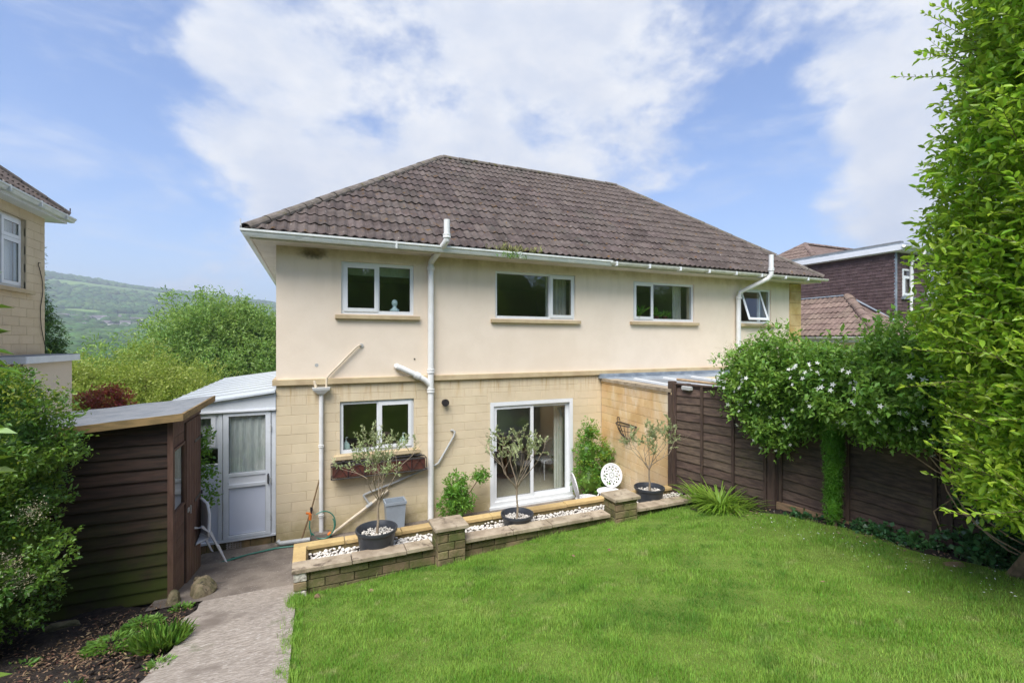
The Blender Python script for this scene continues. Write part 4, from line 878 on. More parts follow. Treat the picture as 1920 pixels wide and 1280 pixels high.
# ================================================================== FENCE
FNC = thing('garden_fence', 'long dark brown lap-board fence running down the right side of the lawn', 'fence', (5.63, 6.03, .7))
def fence_panel(A, B, zb, zt, label, battens=3, nb=None, gravel=None, lastpost=True):
    F = Fr(A, (B[0]-A[0], B[1]-A[1])); L = math.hypot(B[0]-A[0], B[1]-A[1]); t = MB().fbox(F, 0, L, -.02, .05, zt, zt+.022).build('fence_panel', M['fencepost'], FNC); t['label'] = label
    z = zb; g = .135; n = max(8, int(L/.12)); sl = 0
    while z < zt-.04:
        q = MB(); vs = []; ph = random.uniform(0, 9); z1 = min(z+g+.025, zt)
        for i in range(n+1):
            u = L*i/n; wv = .007*math.sin(u*3.1+ph)+.005*math.sin(u*8.3+ph*2)+random.uniform(-.002, .002)
            vs += [F(u, .020, z+wv), F(u, .024, z+.01+wv), F(u, .004, z1), F(u, -.006, z1), F(u, .010, z+wv)]
        fs = [(i*5+a, (i+1)*5+a, (i+1)*5+(a+1) % 5, i*5+(a+1) % 5) for i in range(n) for a in range(5)] + [(4, 3, 2, 1, 0), tuple(n*5+a for a in range(5))]
        q.add(vs, fs); q.build('board', M['fence'], t); z += g
    for k in range(battens):
        u = L*k/(battens-1) if battens > 1 else L/2; u = min(max(u, .02), L-.04); MB().fbox(F, u-.02, u+.022, .024, .046, zb-.02, zt).build('batten', M['fencepost'], t)
    if gravel:
        for (u0, u1, za, zc, zd) in gravel: MB().hexa([F(u0, .07, za), F(u1, .07, zc), F(u1, .025, zc), F(u0, .025, za), F(u0, .07, za+zd), F(u1, .07, zc+zd), F(u1, .025, zc+zd), F(u0, .025, za+zd)]).build('gravel_board', M['sleeper'], t)
    return t
def post(x, y, z0, z1, label, w=.09):
    MB().cbox(x-w/2, x+w/2, y-w/2, y+w/2, z0, z1, .006).build('fence_post', M['fencepost'], FNC)
fence_panel((5.63, 6.03), (5.93, 4.52), .78, 2.58, 'brown lap fence panel between the honey block wall and the double post', 4)
fence_panel((5.98, 4.38), (6.02, 2.62), 1.0, 2.62, 'brown lap fence panel behind the thin green cypress column', 3, gravel=[(-.02, .92, .93, .98, .15), (.95, 1.72, .99, 1.05, .10)])
fence_panel((6.02, 2.55), (6.05, .75), 1.1, 2.66, 'brown lap fence panel with pale vine stems and ivy across it', 3)
fence_panel((6.05, .68), (6.08, -1.1), 1.3, 2.8, 'brown lap fence panel mostly covered by the tall hedge', 3)
post(5.60, 6.07, .5, 2.63, 'blackened fence post against the end of the honey block wall', .10)
post(5.945, 4.46, .6, 2.5, 'brown fence post at the corner behind the strappy green clump', .11); post(6.03, 2.585, .8, 2.7, 'brown fence post between ivy and cypress column', .06); post(6.08, .715, .9, 2.8, 'brown fence post at the hedge trunk', .08)
FL = thing('security_light', 'small grey floodlight fixed to the top corner of the fence', 'light', (5.68, 5.86, 2.56)); MB().cbox(5.60, 5.67, 5.68, 5.86, 2.50, 2.57, .01).build('housing', M['greypipe'], FL); MB().cbox(5.64, 5.70, 5.75, 5.79, 2.57, 2.61, .004).build('bracket', M['black'], FL)
RK = thing('wooden_pole', 'pale weathered pole lying along the top of the first fence panel', 'pole', (5.7, 5.8, 2.62)); q = MB(); q.tube([(5.66, 6.02, 2.66), (5.80, 5.3, 2.635), (5.95, 4.5, 2.63)], .022, 8); q.build('rail', M['vine'], RK)

# ================================================================== PLANTER WALL
PW = thing('planter_wall', 'long raised stone planter wall with two piers between lawn and patio', 'planter', (-.165, 5.5, 0))
CZ = .85; X0, X1 = -.165, 5.98
FW = Fr((X0, 5.52), (1, 0))
MB().box(X0+.01, X1, 5.53, 5.68, .2, CZ-.05).build('joint_backing', M['walljoint'], PW)
blocks(PW, FW, 5.48, CZ-.055-.098*4, CZ-.057, .31, .098, M['wallbrick'], gap=.011, dep=.05, name='walling_stone', jit=.013, limit=300)
MB().box(X0+.005, X0+.13, 5.66, 6.12, .0, CZ-.05).build('end_wall', M['brickdirty'], PW)
MB().box(X0+.01, 5.60, 6.05, 6.15, .0, CZ-.045).build('back_wall', M['brickdirty'], PW)
for k, (mm) in enumerate(['whitestone', 'wallbrick', 'whitestone', 'brickdirty']):      # stacked end bricks at the path corner
    z1 = CZ-.055-k*.098; o_ = MB().cbox(X0-.012, X0+.115, 5.475, 5.60, z1-.092, z1, .008).build('end_brick', M[mm], PW)
    if mm == 'whitestone': o_['label'] = 'end brick with flaking white paint'
def caps(xa, xb, y0, y1, z, ln, m, name='coping_stone', th=.052):
    x = xa
    while x < xb-.05:
        l = min(ln*random.uniform(.9, 1.15), xb-x); l = xb-x if xb-x-l < .15 else l
        q = MB(); q.cbox(0, l-.008, 0, y1-y0, 0, th, .007); inst(name, q.mesh(name, M[m]), PW, (x, y0, z-th+random.uniform(-.003, .003)), rot=(random.gauss(0, .006), random.gauss(0, .004), random.gauss(0, .003))); x += l
caps(X0-.03, 1.35, 5.455, 5.665, CZ, .62, 'cap'); caps(1.75, 3.91, 5.455, 5.665, CZ, .62, 'cap'); caps(4.35, X1-.02, 5.455, 5.665, CZ, .62, 'cap')
caps(X0-.03, 5.58, 6.03, 6.165, CZ+.005, .62, 'capyellow'); 
q = MB(); q.cbox(0, .14, 0, .36, 0, .055, .006); inst('coping_stone', q.mesh('coping_stone', M['capyellow']), PW, (X0-.03, 5.668, CZ-.052))
for px0, px1 in ((1.365, 1.735), (3.93, 4.33)):
    z = CZ-.055-.098*4; j = 0
    MB().box(px0+.03, px1-.03, 5.40, 5.66, .3, 1.0).build('pier_core', M['walljoint'], PW)
    while z < 1.02:
        zt = min(z+.098, 1.03)-.01
        for (F_, L_) in ((Fr((px0+.015, 5.38), (1, 0)), px1-px0-.03), (Fr((px0+.015, 5.68), (0, -1)), .30), (Fr((px1-.015, 5.38), (0, 1)), .30)):
            cut = L_*(.38 if j % 2 else .62)
            for a, b in ((0, cut-.005), (cut+.005, L_)): q = MB(); chblock(q, 0, b-a, 0, zt-z, .03, .006); inst('walling_stone', q.mesh('walling_stone', M['wallbrick']), PW, F_(a, random.uniform(-.003, .003), z), F_.rz)
        z += .098; j += 1
    MB().cbox(px0-.025, px1+.02, 5.345, 5.70, 1.03, 1.085, .010).build('pier_cap', M['cap'], PW)
MB().box(X0+.1, 5.95, 5.66, 6.06, .6, .745).build('fill', M['soil'], PW)
# white pebbles: the largest ones one by one, the rest joined
PB = thing('pebble_bed', 'bed of smooth white pebbles filling the raised planter', 'pebbles', (0, 5.85, .745)); pm = []
for k in range(6):
    bm = bmesh.new(); bmesh.ops.create_icosphere(bm, subdivisions=2, radius=1); f1, f2, f3 = random.uniform(.8, 1.2), random.uniform(.6, .85), random.uniform(.5, .7)
    for v in bm.verts: d = v.co.copy(); v.co = Vector((d.x*f1, d.y*f2, d.z*f3))*(1+.10*math.sin(d.x*3+k)+.08*math.sin(d.y*4+k*2)+.05*math.sin(d.z*5))
    me = bpy.data.meshes.new('pebble'); bm.to_mesh(me); bm.free(); me.materials.append(M['pebble']); me.polygons.foreach_set('use_smooth', [True]*len(me.polygons)); pm.append(me)
pl_ = []
for k in range(2600):
    x = random.uniform(-.02, 5.85) if k > 500 else random.uniform(-.02, 2.2); y = random.uniform(5.69, 6.01); xr = 5.6+.3*(6.0-y)/.35
    if x > xr: continue
    if any(abs(x-c) < .21 and y < 5.74 for c in (1.55, 4.13)): continue
    r = random.uniform(.020, .036) if x < 2.4 else random.uniform(.015, .028); pl_.append((math.hypot(x, y), x, y, r, .752+.030*random.random()+.020*math.sin(x*9)*math.sin(y*20)))
pl_.sort(); placed = []; ok = []
for q in pl_:
    if all((q[1]-p[1])**2+(q[2]-p[2])**2 > ((q[3]+p[3])*.72)**2 for p in placed[-260:]): placed.append(q)
for q in placed[:298]: inst('pebble', random.choice(pm), PB, (q[1], q[2], q[4]), rot=(random.uniform(-.5, .5), random.uniform(-.5, .5), random.uniform(0, 6)), sc=(q[3],)*3)
def blobs_mesh(name, items, m, parent, sub=1, fl=.62):
    bm = bmesh.new(); bmesh.ops.create_icosphere(bm, subdivisions=sub, radius=1); V0 = np.array([v.co[:] for v in bm.verts]); F0 = np.array([[v.index for v in f.verts] for f in bm.faces]); bm.free()
    n = len(items); A = np.array(items); sc = A[:, 3:4, None]*np.stack([rng.uniform(.8, 1.2, n), rng.uniform(.6, .9, n), np.full(n, fl)], -1)[:, None, :]
    an = rng.uniform(0, 6.3, n); Vv = V0[None]*(1+rng.uniform(-.12, .12, (n, len(V0), 1)))*sc; c_, s_ = np.cos(an)[:, None], np.sin(an)[:, None]
    Vr = np.stack([Vv[..., 0]*c_-Vv[..., 1]*s_, Vv[..., 0]*s_+Vv[..., 1]*c_, Vv[..., 2]], -1) + A[:, None, :3]
    o = npmesh(name, Vr.reshape(-1, 3), (F0[None]+(np.arange(n)*len(V0))[:, None, None]).reshape(-1, 3), m, parent, smooth=True); return o
blobs_mesh('pebble', [(q[1], q[2], q[4], q[3]) for q in placed[298:]] + [(random.uniform(-.02, 5.6), random.uniform(5.69, 6.03), .748, random.uniform(.014, .026)) for _ in range(1800)], M['pebblei'], PB)['kind'] = 'stuff'

# ================================================================== TREES IN POTS
def olive(x, y, rz, pr, top, spread, label, seed, lean=0, cz=None, gap=.5, n=230, trunk=.35, cen=(0, 0)):
    rs = random.Random(seed); t = thing('potted_olive_tree', label, 'potted tree', (x, y, .76), 'potted olive trees in the white pebbles')
    h = rz-.765; q = MB(); b = pr*.80
    q.lathe((x, y, .765), [(0, 0), (b, 0), (b*1.04, h*.3), (pr*.93, h-.05), (pr*.95, h-.045), (pr*1.0, h-.035), (pr*1.02, h-.01), (pr*1.01, h), (pr*.95, h), (pr*.92, h-.012), (pr*.88, h-.04), (pr*.86, h-.05), (pr*.84, h-.12), (0, h-.12)], 40); smooth_by(q.build('pot', M['pot'], t), 30)
    its = [(x+pr*.80*math.sqrt(a)*math.cos(bb), y+pr*.80*math.sqrt(a)*math.sin(bb), rz-.075+rs.uniform(-.01, .01), rs.uniform(.008, .020)) for a, bb in [(rs.random(), rs.uniform(0, 6.3)) for _ in range(420)]]
    blobs_mesh('top_dressing', its, M['gritp'], t)['kind'] = 'stuff'
    th = trunk; base = Vector((x, y, rz-.10)); fork = Vector((x+lean, y, rz+th)); tips = []
    tr = MB(); tr.tube([base, base.lerp(fork, .35)+Vector((.008, 0, 0)), base.lerp(fork, .7)-Vector((.006, 0, 0)), fork], [.019, .015, .013, .014], 8)
    def grow(p, d, ln, r, lev):
        pts = [p]; dd = d.copy()
        for k in range(4): dd = (dd + Vector((rs.gauss(0, .16), rs.gauss(0, .16), rs.gauss(.05, .10)))).normalized(); pts.append(pts[-1]+dd*ln/4)
        tr.tube(pts, [r, r*.85, r*.7, r*.58, r*.42], 5, cap=False)
        if lev > 0:
            for k in range(rs.choice([2, 3, 3]) if lev > 1 else rs.choice([2, 3])):
                i = rs.choice([2, 3, 4, 4]); nd = (dd + Vector((rs.gauss(0, .75), rs.gauss(0, .75), rs.gauss(.1, .45)))).normalized(); grow(pts[i], nd, ln*rs.uniform(.5, .75), r*.5, lev-1)
        if lev <= 1: tips.append((pts[1], pts[2])); tips.append((pts[2], pts[4])); tips.append((pts[3], pts[4]))
    hh = top-fork.z
    for k in range(n):
        a = k*2*math.pi/n+rs.uniform(-.3, .3); d = Vector((math.cos(a)*spread, math.sin(a)*spread*.9, hh*rs.uniform(.55, .9))).normalized(); grow(fork+Vector((0, 0, -rs.uniform(0, .05))), d, hh*rs.uniform(.42, .58), .0085, 3)
    smooth_by(tr.build('trunk', M['bark'], t), 60)
    lim = Vector((x+cen[0], y, fork.z+hh*.52)); P = []; Dd = []
    for a, b in tips:
        for _ in range(gap):
            s_ = rs.random(); p = a.lerp(b, s_)
            if ((p.x-lim.x)/spread)**2+((p.y-lim.y)/spread)**2+((p.z-lim.z)/(hh*.62))**2 > 1.5: continue
            P.append(p); ax = (b-a).normalized(); Dd.append(ax*.9+Vector((rs.gauss(0, .5), rs.gauss(0, .5), rs.gauss(.1, .5))))
    P = np.array([p[:] for p in P]); Dd = np.array([d[:] for d in Dd])
    leaves('crown', P, Dd, .036, .011, M['olive'], t)
    return t
olive(.73, 5.82, 1.03, .245, 2.28, .42, 'potted olive tree with a sparse wide crown in front of the kitchen window', 5, .03, gap=6, n=6, trunk=.36)
olive(2.61, 5.82, .93, .225, 2.18, .36, 'potted olive tree with bare twigs in front of the patio door', 8, 0, gap=6, n=7, trunk=.36)
olive(4.92, 5.84, 1.0, .235, 2.08, .38, 'potted olive tree with a round airy crown in front of the honey block wall', 12, 0, gap=7, n=7, trunk=.30)

# ================================================================== PATIO FURNITURE & OBJECTS
def pierced(c, R_, up, right, th=.014, rx=1.0, ry=1.0, K_=28):
    mb = MB(); up, right = Vector(up).normalized(), Vector(right).normalized(); nn = right.cross(up); c = Vector(c)
    rings = [0.05, .16, .30, .36, .50, .60, .68, .80, .90, 1.0]
    def hole(i, k):
        if i in (1, 4): return k % 2 == 0
        if i == 6: return k % 2 == 1
        if i == 3: return k % 7 == 0
        return False
    for i in range(len(rings)-1):
        for k in range(K_):
            if hole(i, k): continue
            q = []
            for r, kk in ((rings[i], k), (rings[i], k+1), (rings[i+1], k+1), (rings[i+1], k)):
                a = 2*math.pi*kk/K_; q.append(c+right*(r*R_*rx*math.cos(a))+up*(r*R_*ry*math.sin(a))+nn*(.02*(1-r*r)))
            mb.hexa([q[0], q[1], q[2], q[3]] + [p+nn*th for p in q])
    pts = [c+right*(R_*rx*math.cos(a))+up*(R_*ry*math.sin(a))+nn*th*.5 for a in np.linspace(0, 2*math.pi, 33)]; mb.tube(pts, .013, 6, cap=False); return mb
def cast_chair(x, y, ang, label, gz0=0, seatp=True):
    t = thing('garden_chair', label, 'garden chair', (x, y, gz0), 'white cast metal garden chairs'); f = Vector((math.cos(ang), math.sin(ang), 0)); s_ = Vector((-f.y, f.x, 0)); o = Vector((x, y, gz0))
    pierced(o+Vector((0, 0, .43)), .215, f, s_ if False else Vector((f.y, -f.x, 0)), ry=1.0).build('seat', M['castwhite'], t)
    bc = o - f*.23 + Vector((0, 0, .68)); upv = (Vector((0, 0, 1))-f*.22).normalized(); pierced(bc, .205, upv, Vector((f.y, -f.x, 0)), ry=1.08, rx=.98).build('backrest', M['castwhite'], t)
    for a, b in ((.15, .15), (.15, -.15), (-.15, .15), (-.15, -.15)):
        p = o+f*a+s_*b; e = o+f*a*1.35+s_*b*1.35; q = MB(); q.tube([p+Vector((0, 0, .43)), p+(e-p)*1.1+Vector((0, 0, .28)), p+(e-p)*.5+Vector((0, 0, .12)), e+Vector((0, 0, .0))], .013, 7); q.build('leg', M['castwhite'], t)
    return t
cast_chair(4.62, 7.15, R(-18), 'white cast metal chair seen edge-on in front of the patio door')
cast_chair(5.22, 7.35, R(222), 'white cast metal chair with pierced round back by the honey block wall')
t = cast_chair(5.15, 9.9, R(200), 'white cast metal chair indoors behind the patio door, right-hand pane', .04)
cast_chair(3.75, 10.6, R(20), 'white cast metal chair indoors behind the patio door, left-hand pane', .04)
BN = thing('grey_bin', 'light grey plastic bin standing on the patio below the window trough', 'bin', (1.33, 8.2, 0)); q = MB()
x0, x1, y0, y1 = 1.16, 1.50, 8.04, 8.30
q.add([(x0+.03, y0+.03, 0), (x1-.03, y0+.03, 0), (x1-.03, y1-.02, 0), (x0+.03, y1-.02, 0), (x0, y0, .54), (x1, y0, .54), (x1, y1, .54), (x0, y1, .54), (x0+.012, y0+.012, .54), (x1-.012, y0+.012, .54), (x1-.012, y1-.012, .54), (x0+.012, y1-.012, .54), (x0+.04, y0+.04, .02), (x1-.04, y0+.04, .02), (x1-.04, y1-.03, .02), (x0+.04, y1-.03, .02)],
      [(0, 1, 5, 4), (1, 2, 6, 5), (2, 3, 7, 6), (3, 0, 4, 7), (4, 5, 9, 8), (5, 6, 10, 9), (6, 7, 11, 10), (7, 4, 8, 11), (8, 9, 13, 12), (9, 10, 14, 13), (10, 11, 15, 14), (11, 8, 12, 15), (12, 13, 14, 15), (3, 2, 1, 0)]); q.build('bucket', M['binplastic'], BN)
q = MB(); ringf(q, Fr((0, 0), (1, 0)), 0, 0, 0, 0, 0, 0, 0) if 0 else None
for a, b, c, d in ((x0-.012, x1+.012, y0-.012, y0), (x0-.012, x1+.012, y1, y1+.012), (x0-.012, x0, y0, y1), (x1, x1+.012, y0, y1)): q.box(a, b, c, d, .50, .545)
q.build('rim', M['binplastic'], BN)
# window trough
TR = thing('window_trough', 'black wrought iron trough with rusty liner hanging under the kitchen window', 'window box', (1.1, 8.3, 1.0)); a, b = .30, 1.90
q = MB(); q.box(a+.02, b-.02, 8.235, 8.40, 1.02, 1.19); q.build('liner', M['coir'], TR); MB().box(a+.04, b-.04, 8.26, 8.38, 1.191, 1.195).build('soil', M['soil'], TR)
q = MB()
for z in (1.0, 1.215): q.tube([(a, 8.22, z), (b, 8.22, z), (b, 8.42, z), (a, 8.42, z), (a, 8.22, z)], .010, 6)
for x in np.linspace(a, b, 7): q.tube([(x, 8.22, 1.0), (x, 8.22, 1.215)], .007, 5)
xs_ = np.linspace(a, b, 7)
for i in range(6):
    m_ = (xs_[i]+xs_[i+1])/2; q.tube([(xs_[i], 8.218, 1.0), (m_, 8.215, 1.20), (xs_[i+1], 8.218, 1.0)], .005, 5)
for x in (.48, 1.68): q.box(x, x+.03, 8.40, 8.44, 1.215, 1.27); q.box(x-.005, x+.035, 8.30, 8.44, 1.255, 1.27)
q.tube([(a+.05, 8.36, 1.24), (b-.05, 8.36, 1.24)], .009, 6); q.build('frame', M['black'], TR)
# half-round wall basket
HB = thing('wall_basket', 'empty black iron half-round basket hung on the honey block wall', 'wall basket', (5.66, 7.36, 1.4)); bp = BF(1.08, .012, 0); q = MB(); hw = .30
c0 = lambda s_, out, z: BF(1.08+s_, .012+out, z)
q.tube([c0(hw*math.cos(t_), .20*math.sin(t_), 1.68) for t_ in np.linspace(0, math.pi, 17)], .010, 6); q.tube([c0(-hw, 0, 1.68), c0(hw, 0, 1.68)], .010, 6)
for t_ in np.linspace(.1, math.pi-.1, 10):
    q.tube([c0(hw*math.cos(t_)*k, .20*math.sin(t_)*k, 1.68-.29*(1-k**2.2)) for k in (1, .97, .85, .6, .3, .05)], .006, 5)
q.tube([c0(hw*math.cos(t_)*.82, .20*math.sin(t_)*.82, 1.57) for t_ in np.linspace(0, math.pi, 13)], .006, 5)
q.tube([c0(.0-hw-.04+.05*math.cos(t_), .01, 1.72+.05*math.sin(t_)) for t_ in np.linspace(0, 5, 12)], .008, 5); q.build('basket_frame', M['black'], HB)
# cane, hose, tap
PL = thing('wooden_cane', 'brown wooden cane leaning against the wall beside the downpipe', 'cane', (-.16, 8.30, 0)); q = MB(); q.tube([(-.17, 8.27, .0), (.0, 8.34, .52), (.125, 8.40, .99)], [.014, .013, .012], 7); q.build('stick', M['stick'], PL)
HS = thing('garden_hose', 'green garden hose looped round the downpipe with orange connectors', 'hose', (.15, 8.3, 0)); q = MB()
lp = [(-.02, 8.30, .42), (-.03, 8.28, .25), (.0, 8.27, .12)] + [(.17+.20*math.cos(t_), 8.30+.02*math.sin(2*t_), .25+.22*math.sin(t_)) for t_ in np.linspace(-2.6, 2.1, 22)]
q.tube(lp, .010, 7); q.tube([(p[0]*.9+.02, p[1]-.03, p[2]*.93) for p in lp[3:18]], .010, 7); q.build('hose', M['hose'], HS)
q = MB(); q.tube([(-.02, 8.30, .36), (-.02, 8.30, .46)], [.022, .028], 8); q.tube([(-.02, 8.31, .46), (-.08, 8.3, .48)], .018, 8); q.build('connector', M['orange'], HS); q = MB(); q.tube([(.30, 8.30, .10), (.25, 8.29, .07)], .028, 8); q.build('connector', M['orange'], HS)
q = MB(); q.tube([(-.0, 8.44, .50), (-.0, 8.32, .50), (-.0, 8.31, .45)], .014, 8); q.box(-.02, .02, 8.30, 8.33, .51, .56); q.build('tap', M['black'], HS)
HG = thing('garden_hose', 'thin green hose lying along the foot of the white lean-to', 'hose', (-1, 8.3, 0)); q = MB()
for dz in (0, .02): q.tube([(-1.45, 7.75+dz, .06), (-1.15, 7.98+dz*2, .035), (-.9, 8.12, .028), (-.5, 8.22-dz, .022), (-.13, 8.16, .022), (.0, 8.22, .02)], .010, 6)
q.build('hose', M['hose'], HG)
q = MB(); q.tube([(-.50, 8.33, .08), (-.46, 8.30, .05), (-.20, 8.28, .05), (-.02, 8.26, .055)], .036, 10); o_ = q.build('drain_pipe', M['greypipe'], H)
# indoor things seen through the glass
SB = thing('sideboard', 'dark brown sideboard inside the room behind the patio door', 'sideboard', (3.4, 11.5, .05)); MB().cbox(2.8, 4.3, 11.2, 11.7, .12, .85, .01).build('cabinet', M['wood_in'], SB)
for x in (2.85, 4.2):
    for y in (11.25, 11.62): MB().box(x, x+.05, y, y+.05, .04, .12).build('leg', M['wood_in'], SB)
for k in range(3): q = MB(); q.cbox(2.85+k*.48, 3.28+k*.48, 11.18, 11.2, .2, .8, .003); q.build('cabinet_door', M['wood_in'], SB)
LA = thing('table_lamp', 'table lamp with a brown shade on the indoor sideboard', 'lamp', (3.3, 11.4, .85)); q = MB(); q.lathe((3.3, 11.4, .85), [(0, .0), (.09, 0), (.07, .03), (.02, .08), (.03, .2), (.015, .34), (0, .34)], 16); q.build('lamp_base', M['black'], LA); q = MB(); q.lathe((3.3, 11.4, 1.2), [(.21, 0), (.12, .3)], 20); q.build('lamp_shade', M['copper'], LA)
TB = thing('dining_table', 'round brown dining table inside behind the patio door', 'table', (4.3, 10.3, .04)); q = MB(); q.lathe((4.3, 10.3, .72), [(0, .03), (.5, .03), (.52, .015), (.5, 0), (0, 0)], 28); q.build('tabletop', M['wood_in'], TB); q = MB(); q.lathe((4.3, 10.3, .04), [(0, .03), (.25, .02), (.06, .06), (.05, .68)], 14); q.build('pedestal', M['wood_in'], TB)
BU = thing('bust', 'small pale blue china bust on the sill of the upper left window', 'ornament', (1.40, 8.62, 3.80)); q = MB(); q.lathe((1.40, 8.62, 3.78), [(0, 0), (.055, 0), (.05, .03), (.03, .05), (.035, .06), (.085, .075), (.09, .095), (.05, .125), (.03, .15), (.03, .165), (.05, .19), (.056, .225), (.045, .265), (.02, .285), (0, .288)], 16); smooth_by(q.build('figure', M['bluewhite'], BU)); q = MB(); q.tube([(1.40, 8.60, 4.0), (1.40, 8.555, 3.99)], [.016, .008], 6); q.build('face', M['bluewhite'], BU)
for i, (x, lab) in enumerate(((.56, 'pale soap bottle behind the left pane of the kitchen window'), (1.56, 'pale soap bottle behind the right pane of the kitchen window'))):
    s_ = thing('soap_bottle', lab, 'bottle', (x, 8.66, 1.40)); q = MB(); q.lathe((x, 8.66, 1.38), [(0, 0), (.07, 0), (.075, .03), (.06, .11), (.02, .15), (.016, .17), (0, .17)], 16); smooth_by(q.build('bottle', M['bottle'], s_)); q = MB(); q.tube([(x, 8.66, 1.55), (x, 8.66, 1.60), (x+.03, 8.64, 1.605)], .009, 6); q.build('pump', M['upvc'], s_)
MB().box(.3, 1.9, 8.56, 8.75, 1.30, 1.38).build('inner_sill', M['plaster'], H); MB().box(.3, 1.9, 8.56, 8.75, 3.72, 3.785).build('inner_sill', M['plaster'], H)
for x, hgt in ((.62, .12), (.95, .09)):
    s_ = thing('sill_ornament', 'small %s ornament on the upper left window sill, behind the left sash' % ('tall glass' if hgt > .1 else 'square'), 'ornament', (x, 8.62, 3.785)); q = MB(); q.lathe((x, 8.62, 3.785), [(0, 0), (.04, 0), (.045, hgt*.5), (.02, hgt*.8), (.02, hgt), (0, hgt)], 12) if hgt > .1 else q.cbox(x-.07, x+.07, 8.60, 8.66, 3.785, 3.785+hgt, .005); q.build('body', M['bluewhite'], s_)
for x, hh_, sd_ in ((7.0, .25, 1), (7.5, .22, 3), (7.75, .12, 4)):
    s_ = thing('house_plant', 'green %s pot plant behind the third upper window' % {1: 'bushy', 3: 'spiky', 4: 'tiny'}[sd_], 'pot plant', (x, 8.66, 3.78)); q = MB(); q.lathe((x, 8.66, 3.80), [(0, 0), (.05, 0), (.065, .1), (0, .1)], 12); q.build('pot', M['coir'], s_)
    leaves('foliage', np.tile([[x, 8.66, 3.9]], (40, 1))+rng.normal(size=(40, 3))*.03, rng.normal(size=(40, 3))*.5+[0, 0, .8], hh_, .03, M['bushleaf'], s_)
# white plastic chair tipped against the shed
WC = thing('plastic_chair', 'white plastic garden armchair tipped against the shed beside the lean-to', 'plastic chair', (-1.42, 7.8, .1))
CM = Matrix.Translation((-1.50, 7.72, .12)) @ Matrix.Rotation(R(-62), 4, 'Z') @ Matrix.Rotation(R(14), 4, 'X')
def cm(mb, name): mb.v = [tuple(CM @ Vector(v)) for v in mb.v]; return smooth_by(mb.build(name, M['castwhite'], WC), 50)
for s_ in (-1, 1):     # each side: a broad loop from the front leg over the arm to the rear leg
    q = MB(); pr = [(.25, 0), (.24, .25), (.22, .48), (.17, .60), (.08, .655), (-.04, .66), (-.14, .62), (-.21, .50), (-.25, .25), (-.29, 0)]
    for (a, b), (c_, d_) in zip(pr, pr[1:]):
        w0, w1 = .235, .285; q.hexa([(s_*w0, -a, b), (s_*w1, -a, b), (s_*w1, -c_, d_), (s_*w0, -c_, d_), (s_*w0, -a+.03, b+.02), (s_*w1, -a+.03, b+.02), (s_*w1, -c_+.02, d_-.03), (s_*w0, -c_+.02, d_-.03)])
    cm(q, 'arm_and_legs')
q = MB(); q.cbox(-.23, .23, -.22, .2, .40, .425, .008); cm(q, 'seat')
q = MB()
for k in range(12):
    a0, a1 = -.23+.46*k/12, -.23+.46*(k+1)/12; h0, h1 = .80+.09*math.cos(a0*6), .80+.09*math.cos(a1*6)
    q.hexa([(a0, .2, .42), (a1, .2, .42), (a1, .215, .42), (a0, .215, .42), (a0, .30, h0), (a1, .30, h1), (a1, .315, h1), (a0, .315, h0)])
q.tube([(-.25, .20, .45), (-.25, .28, .74), (-.18, .31, .86), (0, .31, .90), (.18, .31, .86), (.25, .28, .74), (.25, .20, .45)], .020, 8); cm(q, 'backrest')

# ================================================================== ROCKS
def rock(x, y, z, sx, sy, sz, label, seed, rot=0, m='rock'):
    bm = bmesh.new(); bmesh.ops.create_icosphere(bm, subdivisions=3, radius=1); r_ = random.Random(seed); ks = [Vector((r_.gauss(0, 1), r_.gauss(0, 1), r_.gauss(0, 1))).normalized() for _ in range(9)]
    for v in bm.verts:
        d = v.co.normalized(); k = min(.62/max(.01, d.dot(q)) if d.dot(q) > .3 else 9 for q in ks); v.co = d*min(1.0, k)*(1+r_.uniform(-.02, .02))
    bmesh.ops.scale(bm, verts=bm.verts, vec=(sx, sy, sz)); bmesh.ops.rotate(bm, verts=bm.verts, cent=(0, 0, 0), matrix=Matrix.Rotation(rot, 3, 'Z')); me = bpy.data.meshes.new('rock'); bm.to_mesh(me); bm.free(); me.materials.append(M[m])
    o = bpy.data.objects.new('rock', me); link(o, None, (x, y, z)); return tag(o, label, 'rock')
rock(-1.40, 6.15, .40, .10, .17, .15, 'mossy rock at the foot of the shed corner', 2, .3); rock(-1.17, 6.35, .40, .14, .22, .20, 'larger ochre rock at the path edge beside the shed door', 5, -.2)
rock(-1.26, 6.65, .33, .06, .12, .16, 'upright slab of stone beside the shed door', 8, .1); rock(-2.3, 5.95, .47, .20, .12, .09, 'flat grey rock half buried along the shed side', 11, .2)
rock(5.45, 2.25, 1.235, .16, .10, .04, 'flat orange-brown stone lying at the lawn edge by the fence', 14, .2, 'sleeper'); rock(5.62, 5.0, .84, .08, .04, .03, 'small pinkish stone at the lawn end of the planter', 17, .2, 'sleeper'); rock(.06, 5.30, .60, .035, .03, .03, 'small round brown stone in the grass by the planter corner', 19, .2, 'sleeper')
# ================================================================== PLANTS
def bush(name, label, cat, blobs, n, per, spread, ln, wd, m, base, seed=1, depth=.35, shape=2, corem=None, cf=.62, lump=.18, trunk=None, extra=None, bias=2.0, part='foliage', group=None, up=.6):
    t = thing(name, label, cat, base, group); p, d = shell(blobs, n, depth, bias, lump, seed=seed); P, Dd = clumps(p, d, per, spread, seed=seed+1); leaves(part, P, Dd, ln, wd, M[m], t, shape, up=up)
    if corem: core('inner_foliage', blobs, cf, M[corem], t)
    if trunk:
        q = MB()
        for tr in trunk: q.tube(tr[0], tr[1], 8)
        q.build('trunk', M['bark2'], t)
    return t
